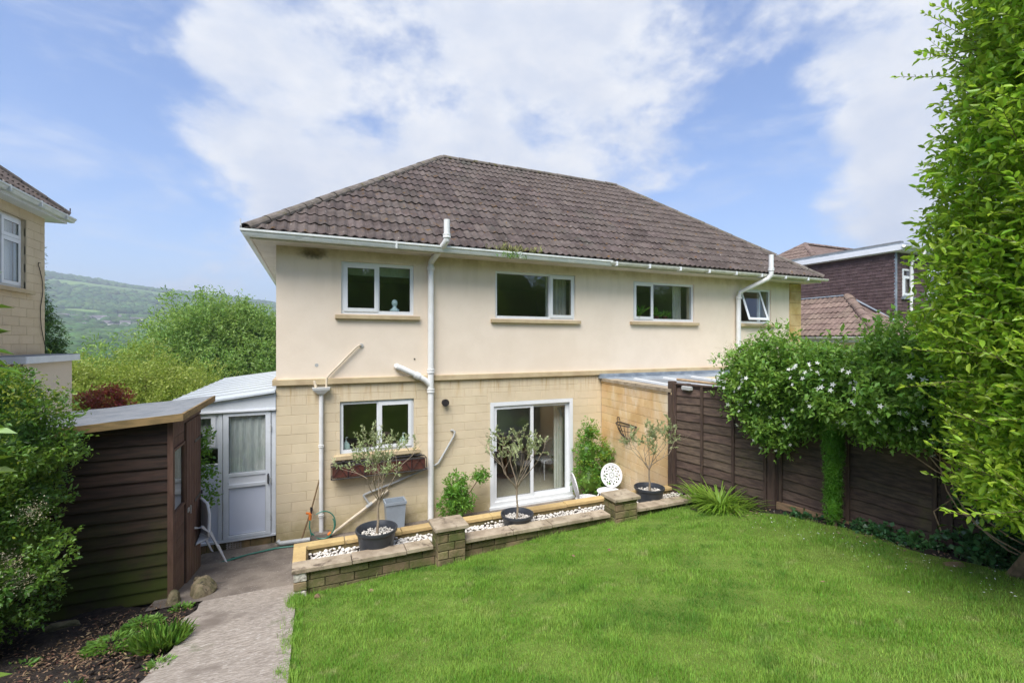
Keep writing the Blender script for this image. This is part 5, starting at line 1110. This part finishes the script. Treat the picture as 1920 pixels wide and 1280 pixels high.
# tall hedge on the right, close to the lens
hb = [((5.22, 1.22, 4.55), (.92, .95, 1.5)), ((5.30, 1.12, 3.5), (.98, .98, 1.2)), ((5.42, 1.15, 2.75), (.84, .92, .70)), ((5.12, 1.08, 5.9), (.92, .92, 1.4)), ((5.7, .1, 4.0), (1.2, 1.2, 2.4)), ((5.65, 1.6, 3.0), (.7, .8, .8)), ((5.22, 1.42, 2.38), (.62, .66, .52)), ((5.75, .9, 2.2), (.6, .7, .5))]
HT = bush('tall_hedge', 'tall bright green privet hedge filling the right edge of the photo', 'hedge', hb, 17000, 12, .15, .066, .029, 'privet', (5.4, 1.6, 1.3), 31, .30, 6, 'privet', .55, .16,
     trunk=[([(5.55, 1.95, 1.15), (5.42, 1.75, 1.55), (5.2, 1.6, 2.1), (5.0, 1.4, 3.2)], [.075, .06, .05, .03]), ([(5.42, 1.75, 1.55), (5.6, 1.5, 2.0), (5.5, 1.0, 3.2)], [.05, .04, .03]), ([(5.2, 1.6, 2.1), (4.9, 1.9, 2.4)], [.03, .015])])
# long sprays reaching into the sky, built as twigs with leaves; the leaves nearest the lens are separate
sp = MB(); P = []; Dd = []; r_ = random.Random(4)
for k in range(300):
    z = r_.uniform(2.0, 6.0); a = r_.uniform(math.pi*.60, math.pi*1.35); rad = .85
    s0 = Vector((5.25+rad*math.cos(a), 1.15+rad*math.sin(a), z)); d = Vector((math.cos(a)+r_.gauss(0, .25), math.sin(a)*.7+r_.gauss(0, .25), r_.uniform(-.1, .9))).normalized(); L_ = r_.uniform(.25, .55) if r_.random() < .35 else r_.uniform(.12, .3); pts = [s0]
    for i in range(5): d = (d+Vector((0, 0, r_.gauss(.02, .1)))).normalized(); pts.append(pts[-1]+d*L_/5)
    sp.tube(pts, [.0035, .003, .0028, .0022, .0018, .001], 4, cap=False)
    for i in range(int(L_/.022)):
        tt = (i+1)/(L_/.022+1)*5; j = min(4, int(tt)); p = pts[j].lerp(pts[j+1], tt-j); sd_ = d.cross(Vector((0, 0, 1))).normalized()*(1 if i % 2 else -1); P.append(p[:]); Dd.append((d*.7+sd_*.8+Vector((0, 0, r_.gauss(.2, .3))))[:])
    for _ in range(4): P.append(pts[-1][:]); Dd.append((d+Vector((r_.gauss(0, .3), r_.gauss(0, .3), r_.gauss(0, .3))))[:])
sp.build('twigs', M['bark2'], HT)['kind'] = 'stuff'
P = np.array(P); Dd = np.array(Dd); od = np.argsort(np.linalg.norm(P-np.array([0, 0, 3.3]), axis=1)); P, Dd = P[od], Dd[od]
M['privet1'] = mat('hedge_leaf_single', (.30, .52, .04), (.44, .62, .07), 2, .42, rnd=.45, spec=.4, transl=.38)
lm = MB(); lm.add([(a*.056, b*.024, c*.056) for a, b, c in LEAF6], LF6); lm = lm.mesh('leaf', M['privet1'])
for p, d in list(zip(P, Dd))[:298]:
    inst('leaf', lm, HT, p, rot=(Vector(d).to_track_quat('X', 'Z').to_matrix() @ Matrix.Rotation(r_.uniform(-.9, .9), 3, 'X')).to_euler(), sc=(r_.uniform(.75, 1.25),)*3)
leaves('leaf', P[298:], Dd[298:], .056, .024, M['privet'], HT, 6, 'stuff')
# clematis over the fence
cb = [((5.98, 4.75, 2.70), (.34, .45, .42)), ((5.9, 4.35, 2.70), (.48, .5, .54)), ((5.85, 3.9, 2.74), (.50, .5, .44)), ((5.85, 3.35, 2.78), (.52, .5, .46)), ((5.85, 2.8, 2.84), (.52, .55, .48)), ((5.9, 2.2, 2.86), (.5, .6, .52)), ((5.75, 2.9, 2.5), (.2, .35, .2)), ((5.75, 4.35, 2.2), (.22, .26, .28)), ((5.78, 3.9, 2.35), (.16, .2, .2))]
CL = bush('clematis', 'dense green clematis with white star flowers draped over the brown fence', 'climber', cb, 7400, 9, .12, .066, .034, 'clem', (5.95, 3.5, 1.2), 41, .42, 2, 'clem', .60, .45, up=1.6)
p, d = shell(cb, 430, .06, 1, .45, seed=77, lseed=941); F_ = MB(); k = 0
vw = np.array([0, 0, 3.3]); sel = [(a, b) for a, b in zip(p, d) if np.dot(vw-a, b) > 0 and (a[2] < 3.02)]
fl = MB()
for j in range(5): a = 2*math.pi*j/5; fl.add([(0, 0, 0), (.016*math.cos(a-.5), .016*math.sin(a-.5), .004), (.033*math.cos(a), .033*math.sin(a), .006), (.016*math.cos(a+.5), .016*math.sin(a+.5), .004)], [(0, 1, 2), (0, 2, 3)])
fm_ = fl.mesh('flower', M['flower'])
for a, b in sel[:200]: inst('flower', fm_, CL, a+b*.07+np.array([-.04, 0, 0]), rot=(Vector(b)+Vector((0, -.3, .3))).to_track_quat('Z', 'Y').to_euler(), sc=(random.uniform(.7, 1.15),)*3)
for q_ in ((5.80, 2.30, 1.75), (5.80, 2.26, 1.58)): inst('flower', fm_, CL, q_, rot=(1.3, 0, -1.2+random.random()))
q = MB(); r_ = random.Random(9)
for k in range(13):
    y0 = r_.uniform(2.0, 2.7); s0 = Vector((5.8, y0+r_.uniform(-.1, .7), r_.uniform(2.3, 2.65))); e = Vector((5.75, r_.uniform(1.2, 2.0), r_.uniform(1.4, 2.2))); pts = []
    for i in range(11): t_ = i/10; pts.append(s0.lerp(e, t_)+Vector((-.10*math.sin(t_*3)+.03*math.sin(t_*7+k), .12*math.sin(t_*6+k), -.28*math.sin(t_*math.pi)*r_.uniform(.9, 1.1))))
    q.tube(pts, .006, 5, cap=False)
q.tube([(5.85, 1.6, 1.75), (5.86, 2.0, 1.82), (5.88, 2.45, 1.75), (5.88, 2.62, 1.55), (5.86, 2.55, 1.38), (5.85, 2.3, 1.27), (5.8, 1.9, 1.22)], .007, 6, cap=False)
q.tube([(5.8, 1.3, 2.0), (5.86, 1.9, 1.9), (5.9, 2.5, 2.05), (5.88, 2.75, 2.3)], .008, 6, cap=False)
q.build('vine_stems', M['vine'], CL)
pp = np.array([[5.83, 2.3+random.gauss(0, .12), random.uniform(1.25, 1.85)] for _ in range(60)]); leaves('foliage', pp, np.array([[-1, random.gauss(0, 1), random.gauss(-.2, .6)] for _ in range(60)]), .08, .04, M['clem'], CL)
# elder-like blossom on top
p2, d2 = shell([((5.95, 4.6, 3.05), (.5, .7, .33)), ((5.9, 3.2, 3.1), (.4, .5, .3))], 800, .1, 1, .2, seed=5); P_, D_ = clumps(p2[d2[:, 2] > .2], d2[d2[:, 2] > .2], 7, .05, seed=6); leaves('blossom', P_, D_, .012, .010, M['flowerc'], CL)
# pyracantha / shrub on the left
pb = [((-2.66, 5.55, 2.42), (.58, .48, .60)), ((-2.88, 5.45, 1.9), (.74, .52, .7)), ((-2.74, 5.5, 1.40), (.62, .48, .55)), ((-3.35, 5.2, 1.9), (.8, .6, 1.1)), ((-2.92, 5.4, 2.72), (.58, .43, .36)), ((-2.95, 5.3, .95), (.55, .45, .5))]
PY = bush('firethorn_shrub', 'dark green flowering firethorn shrub at the left edge in front of the shed', 'shrub', pb, 8200, 11, .075, .042, .021, 'pyra', (-2.8, 5.5, .5), 51, .34, 2, 'pyra', .76, .30, trunk=[([(-2.9, 5.6, .4), (-2.8, 5.5, 1.2), (-2.7, 5.5, 2)], [.05, .04, .02])])
top = [b for b in pb if b[0][2] > 1.5]; p, d = shell(top, 1500, .05, 1, .22, seed=52); kk = d[:, 2] > .25; P_, D_ = clumps(p[kk], d[kk]+[0, 0, .5], 8, .13, seed=53); leaves('young_shoots', P_, D_, .034, .014, M['pyratip'], PY)
p, d = shell(pb, 500, .05, 1, .22, seed=57); kk = rng.random(len(p)) < .22; P_, D_ = clumps(p[kk], d[kk], 9, .09, seed=58); leaves('young_shoots', P_, D_, .034, .014, M['pyratip'], PY)
for c_ in ((-2.18, 5.2, 1.85), (-2.28, 5.12, 1.48), (-2.22, 5.15, 1.32), (-2.5, 5.0, 1.30), (-2.4, 5.0, 1.62)):
    P_ = np.array(c_)+rng.normal(size=(380, 3))*np.array([.055, .04, .045]); leaves('blossom', P_, rand_dirs(380), .010, .009, M['flowerc'], PY)
# near leaves cut by the left edge
MG = thing('magnolia_branch', 'glossy large green leaves on a branch cut off by the left edge of the photo', 'branch', (-1.2, 2.3, 1.2)); q = MB(); q.tube([(-1.30, 2.2, 1.2), (-1.22, 2.35, 2.0), (-1.18, 2.38, 2.8), (-1.165, 2.4, 3.5)], [.012, .010, .008, .004], 6); q.build('stem', M['bark2'], MG)
lg = MB(); lg.add([(a*.12, b*.055, c*.10) for a, b, c in LEAF6], LF6); lgm = lg.mesh('leaf', mat('big_leaf', (.08, .19, .02), (.14, .26, .025), 8, .35, rnd=.7, spec=.5, transl=.35)); r_ = random.Random(3)
def at(px, py, t_): u = (px-960)/864; v = (py-640)/864; s_, c_ = .399, .917; return Vector((t_*(s_+c_*u), t_*(c_-s_*u), 3.3-v*t_))
for (X_, Y_, Z_, dx, dy, dz, sc_) in [(-1.155, 2.4, 3.42, .9, .3, .2, .8), (-1.16, 2.4, 3.34, .9, .3, .1, .7), (-1.17, 2.4, 3.30, .9, .3, .5, .9), (-1.165, 2.4, 3.27, .9, .2, -.1, .9), (-1.15, 2.4, 3.20, 1, .2, -.15, 1.0), (-1.16, 2.4, 3.24, .8, .2, -.3, .8), (-1.16, 2.38, 2.99, .9, .3, -.2, .8), (-1.15, 2.38, 2.955, 1, 0, .02, .95), (-1.17, 2.4, 2.90, .8, .2, -.1, .8), (-1.16, 2.4, 2.83, 1, .2, .35, .9), (-1.16, 2.4, 2.80, 1, .2, .02, .9), (-1.17, 2.36, 2.02, .9, .3, .1, 1.0), (-1.16, 2.4, 3.52, .6, .3, .6, .7)]:
    inst('leaf', lgm, MG, (X_, Y_-.0, Z_), rot=(Vector((dx, dy, dz)).to_track_quat('X', 'Z').to_matrix() @ Matrix.Rotation(r_.uniform(-.5, .5), 3, 'X')).to_euler(), sc=(sc_,)*3)
# column cypress in front of the fence
cyl = [((5.72+.012*math.sin(k*2), 3.52, 1.33+.235*k), (.075+.007*k+.010*math.sin(k*1.9), .075+.007*k+.010*math.cos(k*2.3), .20)) for k in range(8)]
bush('column_cypress', 'thin bright green column cypress in front of the fence under the clematis', 'conifer', cyl, 3600, 8, .025, .026, .006, 'cypress', (5.72, 3.52, 1.1), 61, .35, 2, 'cypress', .75, .15, trunk=[([(5.73, 3.50, 1.05), (5.72, 3.52, 1.6)], [.022, .018])], up=2.5)
# ivy at the foot of the fence
ib = [((5.8, 2.0, 1.34), (.16, .50, .16)), ((5.84, 1.95, 1.75), (.08, .2, .25)), ((5.88, 1.85, 1.6), (.08, .28, .35)), ((5.85, 1.35, 1.35), (.15, .5, .2)), ((5.80, 2.9, 1.17), (.12, .55, .05)), ((5.9, 2.25, 1.72), (.06, .2, .10)), ((5.7, 1.4, 1.3), (.2, .5, .08)), ((5.8, 3.9, 1.02), (.08, .3, .04))]
bush('ivy', 'dark green ivy creeping along the foot of the fence by the hedge trunk', 'ivy', ib, 1500, 6, .06, .05, .046, 'ivy', (5.8, 2, 1.2), 71, .6, 2, None, lump=.2)
# strappy clump
LI = thing('daylily_clump', 'bright green strappy clump at the fence end of the planter', 'plant', (5.55, 5.0, .75)); V = []; F = []; r_ = random.Random(6)
for k in range(520):
    a = r_.uniform(0, 6.3); rr_ = abs(r_.gauss(0, .20)); bx_ = Vector((5.50+rr_*math.cos(a)*.75, 4.98+rr_*math.sin(a)*1.3, float(gz(5.5, 5))-.03)); L_ = r_.uniform(.22, .52); d = Vector((math.cos(a)*r_.uniform(.15, .6), math.sin(a)*r_.uniform(.15, .6), 1)).normalized(); sdv = Vector((-math.sin(a), math.cos(a), 0)); p = bx_; b0 = len(V); nS = 6; fold = r_.uniform(.10, .42)
    for i in range(nS+1):
        w_ = .011*(1-(i/nS)**2)+.0008; V += [(p-sdv*w_)[:], (p+sdv*w_)[:]]; p = p+d*L_/nS; d = (d+Vector((math.cos(a)*fold, math.sin(a)*fold, -fold*.9))).normalized()
    F += [(b0+2*i, b0+2*i+1, b0+2*i+3, b0+2*i+2) for i in range(nS)]
npmesh('strap_leaves', V, F, M['lily'], LI)
# wall shrubs on the patio
bush('pot_shrub', 'rounded bright green shrub at the house wall right of the tall white pipe', 'shrub', [((2.42, 8.10, .62), (.22, .17, .26)), ((2.35, 8.1, .36), (.26, .17, .20)), ((2.62, 8.08, .34), (.12, .12, .12)), ((2.88, 8.12, .80), (.13, .11, .13))], 420, 8, .07, .060, .024, 'bushleaf', (2.45, 8.1, 0), 81, .7, 2, 'bushleaf', .45, trunk=[([(2.42, 8.1, 0), (2.42, 8.1, .5)], [.02, .015]), ([(2.45, 8.1, .3), (2.7, 8.1, .55), (2.88, 8.12, .78)], [.012, .010, .008])])
CS = bush('corner_shrub', 'yellow-green variegated shrub in the patio corner behind the white chairs', 'shrub', [((5.30, 8.10, .45), (.42, .28, .45)), ((5.22, 8.1, 1.0), (.30, .24, .36)), ((5.28, 8.12, 1.42), (.16, .14, .22)), ((5.55, 8.0, .95), (.20, .2, .2)), ((5.5, 7.8, .5), (.22, .22, .2))], 780, 8, .07, .050, .022, 'bushleaf', (5.3, 8.1, 0), 85, .6, 2, 'pyra', .6, .25)
p, d = shell([((5.28, 8.05, .95), (.36, .26, .6)), ((5.55, 7.95, .75), (.25, .25, .35))], 130, .1, 1, .2, seed=87); P_, D_ = clumps(p, d, 8, .06, seed=88); leaves('yellow_tips', P_, D_, .045, .02, M['pyratip'], CS)
# leafy stems behind the shed
bush('leafy_climber', 'fresh green leafy stems showing between the shed and the white lean-to', 'climber', [((-1.52, 8.12, 1.75), (.16, .14, .30)), ((-1.50, 8.1, 1.35), (.17, .13, .25)), ((-1.42, 8.05, 1.0), (.10, .1, .14)), ((-1.75, 8.2, 1.5), (.2, .15, .4))], 240, 7, .08, .050, .036, 'bushleaf', (-1.6, 8.15, 0), 91, .9, 2, None, trunk=[([(-1.6, 8.15, 0), (-1.55, 8.12, 1.0), (-1.5, 8.1, 1.7)], [.012, .009, .005])])
# weeds in the gutter
GW = thing('gutter_weed', 'dry yellow-green weeds sprouting from the gutter above the second upper window', 'weeds', (3.5, 7.95, 4.97)); V = []; n = 260
P_ = np.stack([rng.normal(3.42, .20, n), rng.normal(7.95, .03, n), 4.97+.10*rng.random(n)**2], -1); P_[:50, 0] = rng.normal(3.95, .08, 50); leaves('stalks', P_, np.stack([rng.normal(0, .5, n), rng.normal(-.1, .4, n), np.full(n, 1.)], -1), .09, .010, mat('dry_weed', (.35, .33, .14), (.25, .28, .08), 20, .8, isl=.6), GW, kind='stuff')
P_ = np.stack([rng.normal(3.5, .15, 60), rng.normal(7.90, .03, 60), rng.uniform(4.9, 5.0, 60)], -1); leaves('stalks', P_, np.stack([rng.normal(0, .5, 60), rng.normal(-.4, .2, 60), np.full(60, -.6)], -1), .09, .010, M['weed'], GW, kind='stuff')
# weeds in the soil bed
def weed(x, y, r, n, label, ln=.06, wd=.03, h=.10, m='weed', grassy=False):
    t = thing('weed', label, 'weed', (x, y, float(gz(x, y)))); a = rng.uniform(0, 6.3, n); rr_ = r*np.sqrt(rng.random(n)); P_ = np.stack([x+rr_*np.cos(a), y+rr_*np.sin(a), gz(x+rr_*np.cos(a), y+rr_*np.sin(a))-.02+h*rng.random(n)*(1-rr_/r*.6)], -1)
    if grassy: P_[:, 2] = gz(P_[:, 0], P_[:, 1])-.03
    leaves('leaves', P_, np.stack([np.cos(a)+rng.normal(0, .3, n), np.sin(a)+rng.normal(0, .3, n), rng.uniform(.2, .9, n) if not grassy else rng.uniform(1, 3, n)], -1), ln, wd, M[m], t); return t
weed(-1.50, 5.55, .16, 420, 'bright green ferny weed nearest the shed corner', .045, .018, .12); weed(-1.62, 5.15, .20, 520, 'broad patch of bright green ferny weed in the middle of the soil bed', .045, .018, .12); weed(-1.20, 4.9, .15, 620, 'tuft of long grass at the left edge of the path', .16, .007, .1, 'grass', True)
weed(-1.12, 5.15, .15, 380, 'spreading green weed at the path edge above the grass tuft', .035, .02, .06); weed(-1.28, 5.95, .10, 120, 'small green weed against the mossy rock', .035, .02, .06); weed(-1.62, 4.35, .06, 40, 'single pale seedling in the dark soil', .06, .02, .04); weed(-1.62, 3.9, .06, 50, 'upright green seedling near the bottom left corner', .05, .02, .14)
weed(-1.1, 4.45, .08, 120, 'low green tuft on the broken path edge', .05, .012, .05); weed(-2.1, 4.2, .10, 80, 'small leafy weed at the left of the soil bed', .05, .02, .06); weed(-2.2, 5.1, .1, 90, 'low weed at the left edge among dead leaves', .05, .02, .05)
n = 5200; xx = np.concatenate([rng.normal(-2.0, .5, n//2), rng.uniform(-3.6, -1.12, n//2)]); yy = np.concatenate([rng.normal(5.1, .55, n//2), rng.uniform(2.6, 6.2, n//2)]); kk = (xx < -1.14) & (yy < 6.25); xx, yy = xx[kk], yy[kk]
o = leaves('leaf_litter', np.stack([xx, yy, gz(xx, yy)+rng.uniform(-.03, .03, len(xx))], -1), np.stack([rng.normal(size=len(xx)), rng.normal(size=len(xx)), rng.normal(0, .25, len(xx))], -1), .040, .013, M['litter'], None, up=2); tag(o, 'brown dead leaves scattered over the dark soil bed', 'dead leaves', kind='stuff')
its = [(x_, y_, float(gz(x_, y_))-.02+random.uniform(-.01, .012), random.uniform(.008, .03)) for x_, y_ in [(random.uniform(-3.4, -1.1), random.uniform(2.8, 6.2)) for _ in range(1800)]]
tag(blobs_mesh('soil_clods', its, M['soil'], None), 'dark crumbly clods of soil in the bed left of the path', 'soil', kind='stuff')
for (x_, y_, s_, lb) in ((3.1, 4.35, .035, 'curled brown leaf on the lawn in front of the second pier'), (2.7, 4.45, .03, 'smaller brown leaf on the lawn left of the second pier'), (4.9, 1.55, .045, 'large tan leaf on the lawn near the hedge'), (4.4, 1.35, .03, 'brown leaf on the lawn left of the large tan one'), (4.05, 2.6, .025, 'lone tan leaf in the middle right of the lawn'), (.55, 5.05, .03, 'dark brown leaf in the grass by the left end of the planter'), (3.2, 2.3, .02, 'tiny brown leaf in the middle of the lawn')):
    o = leaves('fallen_leaf', np.array([[x_, y_, float(gz(x_, y_))+.035]]), np.array([[random.gauss(0, 1), random.gauss(0, 1), .1]]), s_*2, s_*1.2, M['litter'], None, 6, up=3); tag(o, lb, 'leaf', 'dry leaves scattered on the lawn')
# lawn
def blades(name, label, n, xr, yr, ln, wd, m, mask=None, near=None):
    x = rng.uniform(*xr, n*3); y = rng.uniform(*yr, n*3)
    if near: k = rng.random(n*3) < np.clip(near/np.hypot(x, y), 0, 1)**1.2; x, y = x[k], y[k]
    if mask is not None: k = mask(x, y); x, y = x[k], y[k]
    # inside the camera's cone with a margin
    t_ = .399*x+.917*y; u = (.917*x-.399*y)/np.maximum(t_, .01); k = (t_ > .9) & (abs(u) < 1.5); x, y = x[k][:n], y[k][:n]; n = len(x); z = gz(x, y)+und(x, y)-.008
    tuft = .75+.35*np.sin(x*5.1+y*2.2)*np.sin(y*4.3-x)+.2*np.sin(x*17)*np.sin(y*19); L_ = ln*rng.uniform(.6, 1.3, n)*np.clip(tuft, .45, 1.3); a = rng.uniform(0, 6.3, n); ben = rng.uniform(.1, .75, n)*L_; wx = np.cos(a+1.57)*wd*rng.uniform(.6, 1.2, n); wy_ = np.sin(a+1.57)*wd*rng.uniform(.6, 1.2, n); cx, cy = np.cos(a), np.sin(a)
    V = np.stack([np.stack([x-wx, y-wy_, z], -1), np.stack([x+wx, y+wy_, z], -1), np.stack([x+cx*ben*.35+wx*.7, y+cy*ben*.35+wy_*.7, z+L_*.62], -1), np.stack([x+cx*ben*.35-wx*.7, y+cy*ben*.35-wy_*.7, z+L_*.62], -1), np.stack([x+cx*ben, y+cy*ben, z+L_], -1)], 1).reshape(-1, 3)
    b = (np.arange(n)*5)[:, None]; F = np.concatenate([b+[0, 1, 2], b+[0, 2, 3], b+[3, 2, 4]], 0); return tag(npmesh(name, V, F, m), label, 'grass', kind='stuff')
edge = lambda x, y: x < 5.64+.12*np.sin(y*2.3)+.05*np.sin(y*6.1+1)+.15*sm(4.2, 5.4, y)-.1*rng.random(len(x))
blades('lawn_grass', 'short bright green mown grass of the lawn', 380000, (-.19, 5.75), (.6, 5.5), .043, .0019, M['grass'], edge, 3.6)
blades('path_edge_grass', 'ragged tufts of grass growing over the right edge of the concrete path', 7000, (-.24, -.08), (1.2, 5.5), .075, .0024, M['grass'], lambda x, y: x > -.20+.05*np.sin(y*4.3)+.04*np.sin(y*13)+.03*rng.random(len(x)))
blades('edge_grass', 'longer ragged grass where the lawn meets the planter wall and path', 15000, (-.27, 5.4), (.6, 5.5), .075, .0024, M['grass'], lambda x, y: ((y > 5.34) | (x < -.12+.05*np.sin(y*9)+.03*np.sin(y*31))) & (rng.random(len(x)) < .6))
n = 500; x = rng.uniform(5.2, 5.95, n); y = rng.uniform(.8, 4.6, n); o = leaves('bed_litter', np.stack([x, y, gz(x, y)+.005], -1), np.stack([rng.normal(size=n), rng.normal(size=n), rng.normal(0, .25, n)], -1), .035, .014, M['litter'], None, up=2); tag(o, 'dead leaves in the bare strip of soil below the fence', 'dead leaves', kind='stuff')
n = 150; x = rng.normal(5.2, .25, n); y = rng.uniform(1.4, 4.3, n); o = leaves('fallen_petals', np.stack([x, y, gz(x, y)+.045], -1), np.stack([rng.normal(size=n), rng.normal(size=n), rng.normal(0, .2, n)], -1), .016, .007, M['flower'], None, up=2); tag(o, 'white clematis petals fallen on the lawn edge', 'petals', kind='stuff')

# ================================================================== TREES BEYOND
def tree(name, label, blobs, n, per, spread, ln, wd, m, base, seed, depth=.5, lump=.22, cf=.5, trunkr=.15, **k):
    top_ = max(blobs, key=lambda b: b[0][2])[0]; tr = []
    b0 = Vector(base)
    for b in blobs[:7]: c_ = Vector(b[0]); mid = b0.lerp(c_, .5)+Vector((random.uniform(-.3, .3), 0, .2)); tr.append(([b0, b0.lerp(mid, .6), mid, c_], [trunkr, trunkr*.8, trunkr*.5, trunkr*.15]))
    return bush(name, label, 'tree', blobs, n, per, spread, ln, wd, m, base, seed, depth, 2, None, trunk=tr, lump=lump, part='crown', **k)
def blobset(c, R_, n, f, seed, fl=1.0):
    r_ = random.Random(seed); out = []
    for k in range(n):
        d = Vector((r_.gauss(0, 1), r_.gauss(0, 1), r_.gauss(.1, .8))).normalized(); out.append(((c[0]+d.x*R_[0]*.62, c[1]+d.y*R_[1]*.62, c[2]+d.z*R_[2]*.62), (R_[0]*f*r_.uniform(.7, 1.2), R_[1]*f*r_.uniform(.7, 1.2), R_[2]*f*fl*r_.uniform(.7, 1.2))))
    out.append((tuple(c), (R_[0]*.75, R_[1]*.75, R_[2]*.75))); return out
tree('ash_tree', 'large mid-green ash tree beyond the garden, left of the cream house', blobset((-5.2, 35, 1.5), (5.6, 4.6, 4.7), 22, .36, 3), 6800, 16, .60, .24, .075, 'ash', (-5.2, 35, -4.2), 101, .5, .28)
tree('ash_tree', 'smaller pale ash tree at the left foot of the large one', blobset((-10.0, 33, .6), (2.8, 2.8, 2.9), 10, .42, 8), 1700, 14, .45, .22, .07, 'ash', (-10, 33, -4), 103, .5, .28)
tree('yellow_green_tree', 'low rounded yellow-green tree behind the shed roof', blobset((-4.9, 20, 1.15), (3.0, 2.4, 2.0), 16, .38, 5), 4600, 14, .26, .085, .045, 'limes', (-4.9, 20, -1.6), 105, .5, .25)
tree('yellow_green_tree', 'yellow-green shrub tree seen over the flat porch roof', blobset((-6.9, 19.5, 1.2), (1.8, 1.8, 1.6), 8, .4, 6), 1600, 14, .24, .085, .045, 'limes', (-6.9, 19.5, -1.2), 106, .5, .25)
tree('red_maple', 'small dark red maple above the shed roof', blobset((-3.95, 12.3, 1.95), (.55, .5, .52), 6, .4, 7), 260, 12, .14, .075, .035, 'acer', (-3.9, 12.3, 0), 107, .7, .2, trunkr=.03)
con = [((-9.2, 21.5, -.5+.95*k), (max(.25, 1.75-.23*k), max(.25, 1.75-.23*k), .95)) for k in range(8)]
bush('conifer_tree', 'dark green conical conifer beside the left neighbour', 'tree', con, 5200, 12, .26, .12, .03, 'conifer', (-9.2, 21.5, -1.5), 109, .3, 2, 'conifer', .8, .14, trunk=[([(-9.2, 21.5, -2), (-9.2, 21.5, 3)], [.2, .08])], part='crown')
# garden behind the photographer: it is what the window panes mirror
bk_ = [((x, -9-abs(x-3)*.05, 5.2+math.sin(x*1.3)*.8), (2.2, 1.6, 3.0+.6*math.sin(x*2.1))) for x in np.arange(-9, 42, 2.5)]
bush('boundary_hedge', 'tall dense green boundary hedge behind the camera, mirrored in the windows', 'hedge', bk_, 7000, 12, .45, .20, .09, 'clem', (3, -9, 2.5), 111, .3, 2, 'clem', .86, .2)
X = lambda: 0
sheet('upper_lawn', -9, 18, -12, -6.9, .5, lambda X, Y: gz(X*0, Y)+.0, M['lawnbase'])
# woods on the far hillside
def ground_at(x, y): return terrain(np.asarray(x, float), np.asarray(y, float))
def azpx(px): return math.atan2(.399+.917*(px-960)/864, .917-.399*(px-960)/864)
def infield(px, r): # open fields on the slope
    a = ((px-150)/48)**2+((r-1205)/70)**2 < 1; b = ((px-270)/75)**2+((r-1165)/35)**2 < 1; c_ = ((px-200)/130)**2+((r-1720)/110)**2 < 1; d_ = ((px-205)/110)**2+((r-1000)/80)**2 < 1; e_ = ((px-330)/60)**2+((r-1200)/40)**2 < 1
    return a | b | c_ | d_ | e_
N_ = 15000; px = rng.uniform(40, 620, N_); r = np.concatenate([rng.uniform(60, 420, 1800), rng.uniform(420, 1000, 5200), rng.uniform(1000, 2350, N_-7000)]); kk = ~infield(px, r) | ((abs(r-1000) < 90) & (rng.random(N_) < .30)); px, r = px[kk], r[kk]
az = np.arctan2(.399+.917*(px-960)/864, .917-.399*(px-960)/864); x, y = r*np.sin(az), r*np.cos(az); z = ground_at(x, y); s_ = np.where(r < 420, rng.uniform(3.0, 5.5, len(r)), rng.uniform(4.5, 10, len(r)))
bm = bmesh.new(); bmesh.ops.create_icosphere(bm, subdivisions=2, radius=1); V0 = np.array([v.co[:] for v in bm.verts]); F0 = np.array([[v.index for v in f.verts] for f in bm.faces]); bm.free(); n = len(x)
Vv = V0[None]*(1+rng.uniform(-.24, .20, (n, len(V0), 1)))*(s_[:, None, None]*np.array([1, 1, .80])) + np.stack([x, y, z+s_*.35], -1)[:, None, :]
tag(npmesh('distant_woods', Vv.reshape(-1, 3), (F0[None]+(np.arange(n)*len(V0))[:, None, None]).reshape(-1, 3), M['wood']), 'wooded far hillside and valley left of the cream house', 'woods', kind='stuff')
# the village: each far house is its own object
hm = MB(); hm.m = 0; hm.box(-5, 5, -3.5, 3.5, -3, 5.2); hm.m = 1; hm.add([(-5.4, -4, 5.2), (5.4, -4, 5.2), (5.4, 4, 5.2), (-5.4, 4, 5.2), (-5.2, 0, 8.4), (5.2, 0, 8.4)], [(0, 1, 5, 4), (2, 3, 4, 5), (1, 2, 5), (3, 0, 4), (3, 2, 1, 0)])
hmm = hm.mesh('village_house', [M['farwall'], M['farroof']])
for k in range(44):
    px_ = random.choice([random.uniform(112, 172), random.uniform(112, 172), random.uniform(175, 232), random.uniform(222, 262), random.uniform(255, 345)]); r_ = random.uniform(905, 1095); a = azpx(px_); x_, y_ = r_*math.sin(a), r_*math.cos(a)
    o = inst('village_house', hmm, None, (x_, y_, float(ground_at(x_, y_))+1), rz=a*-1+random.choice([0, .3, -.3, 1.57])+random.uniform(-.1, .1), sc=(random.uniform(.8, 1.4), 1.0, random.uniform(.8, 1.2)))
    tag(o, 'pale far village house with brown roof on the valley slope', 'house', 'village houses on the far hillside')

# ================================================================== HAZE
hz = bpy.data.materials.new('haze'); hz.use_nodes = True; T = NT(hz.node_tree); T.n.clear()
pv = T.new('ShaderNodeVolumePrincipled'); pv.inputs['Color'].default_value = (.78, .87, 1, 1); pv.inputs['Density'].default_value = .00042; pv.inputs['Anisotropy'].default_value = .2
ov = T.new('ShaderNodeOutputMaterial'); T.l.new(pv.outputs[0], ov.inputs['Volume'])
MB().box(-2900, 2900, -500, 3300, -40, 330).build('haze', hz, None)['kind'] = 'stuff'
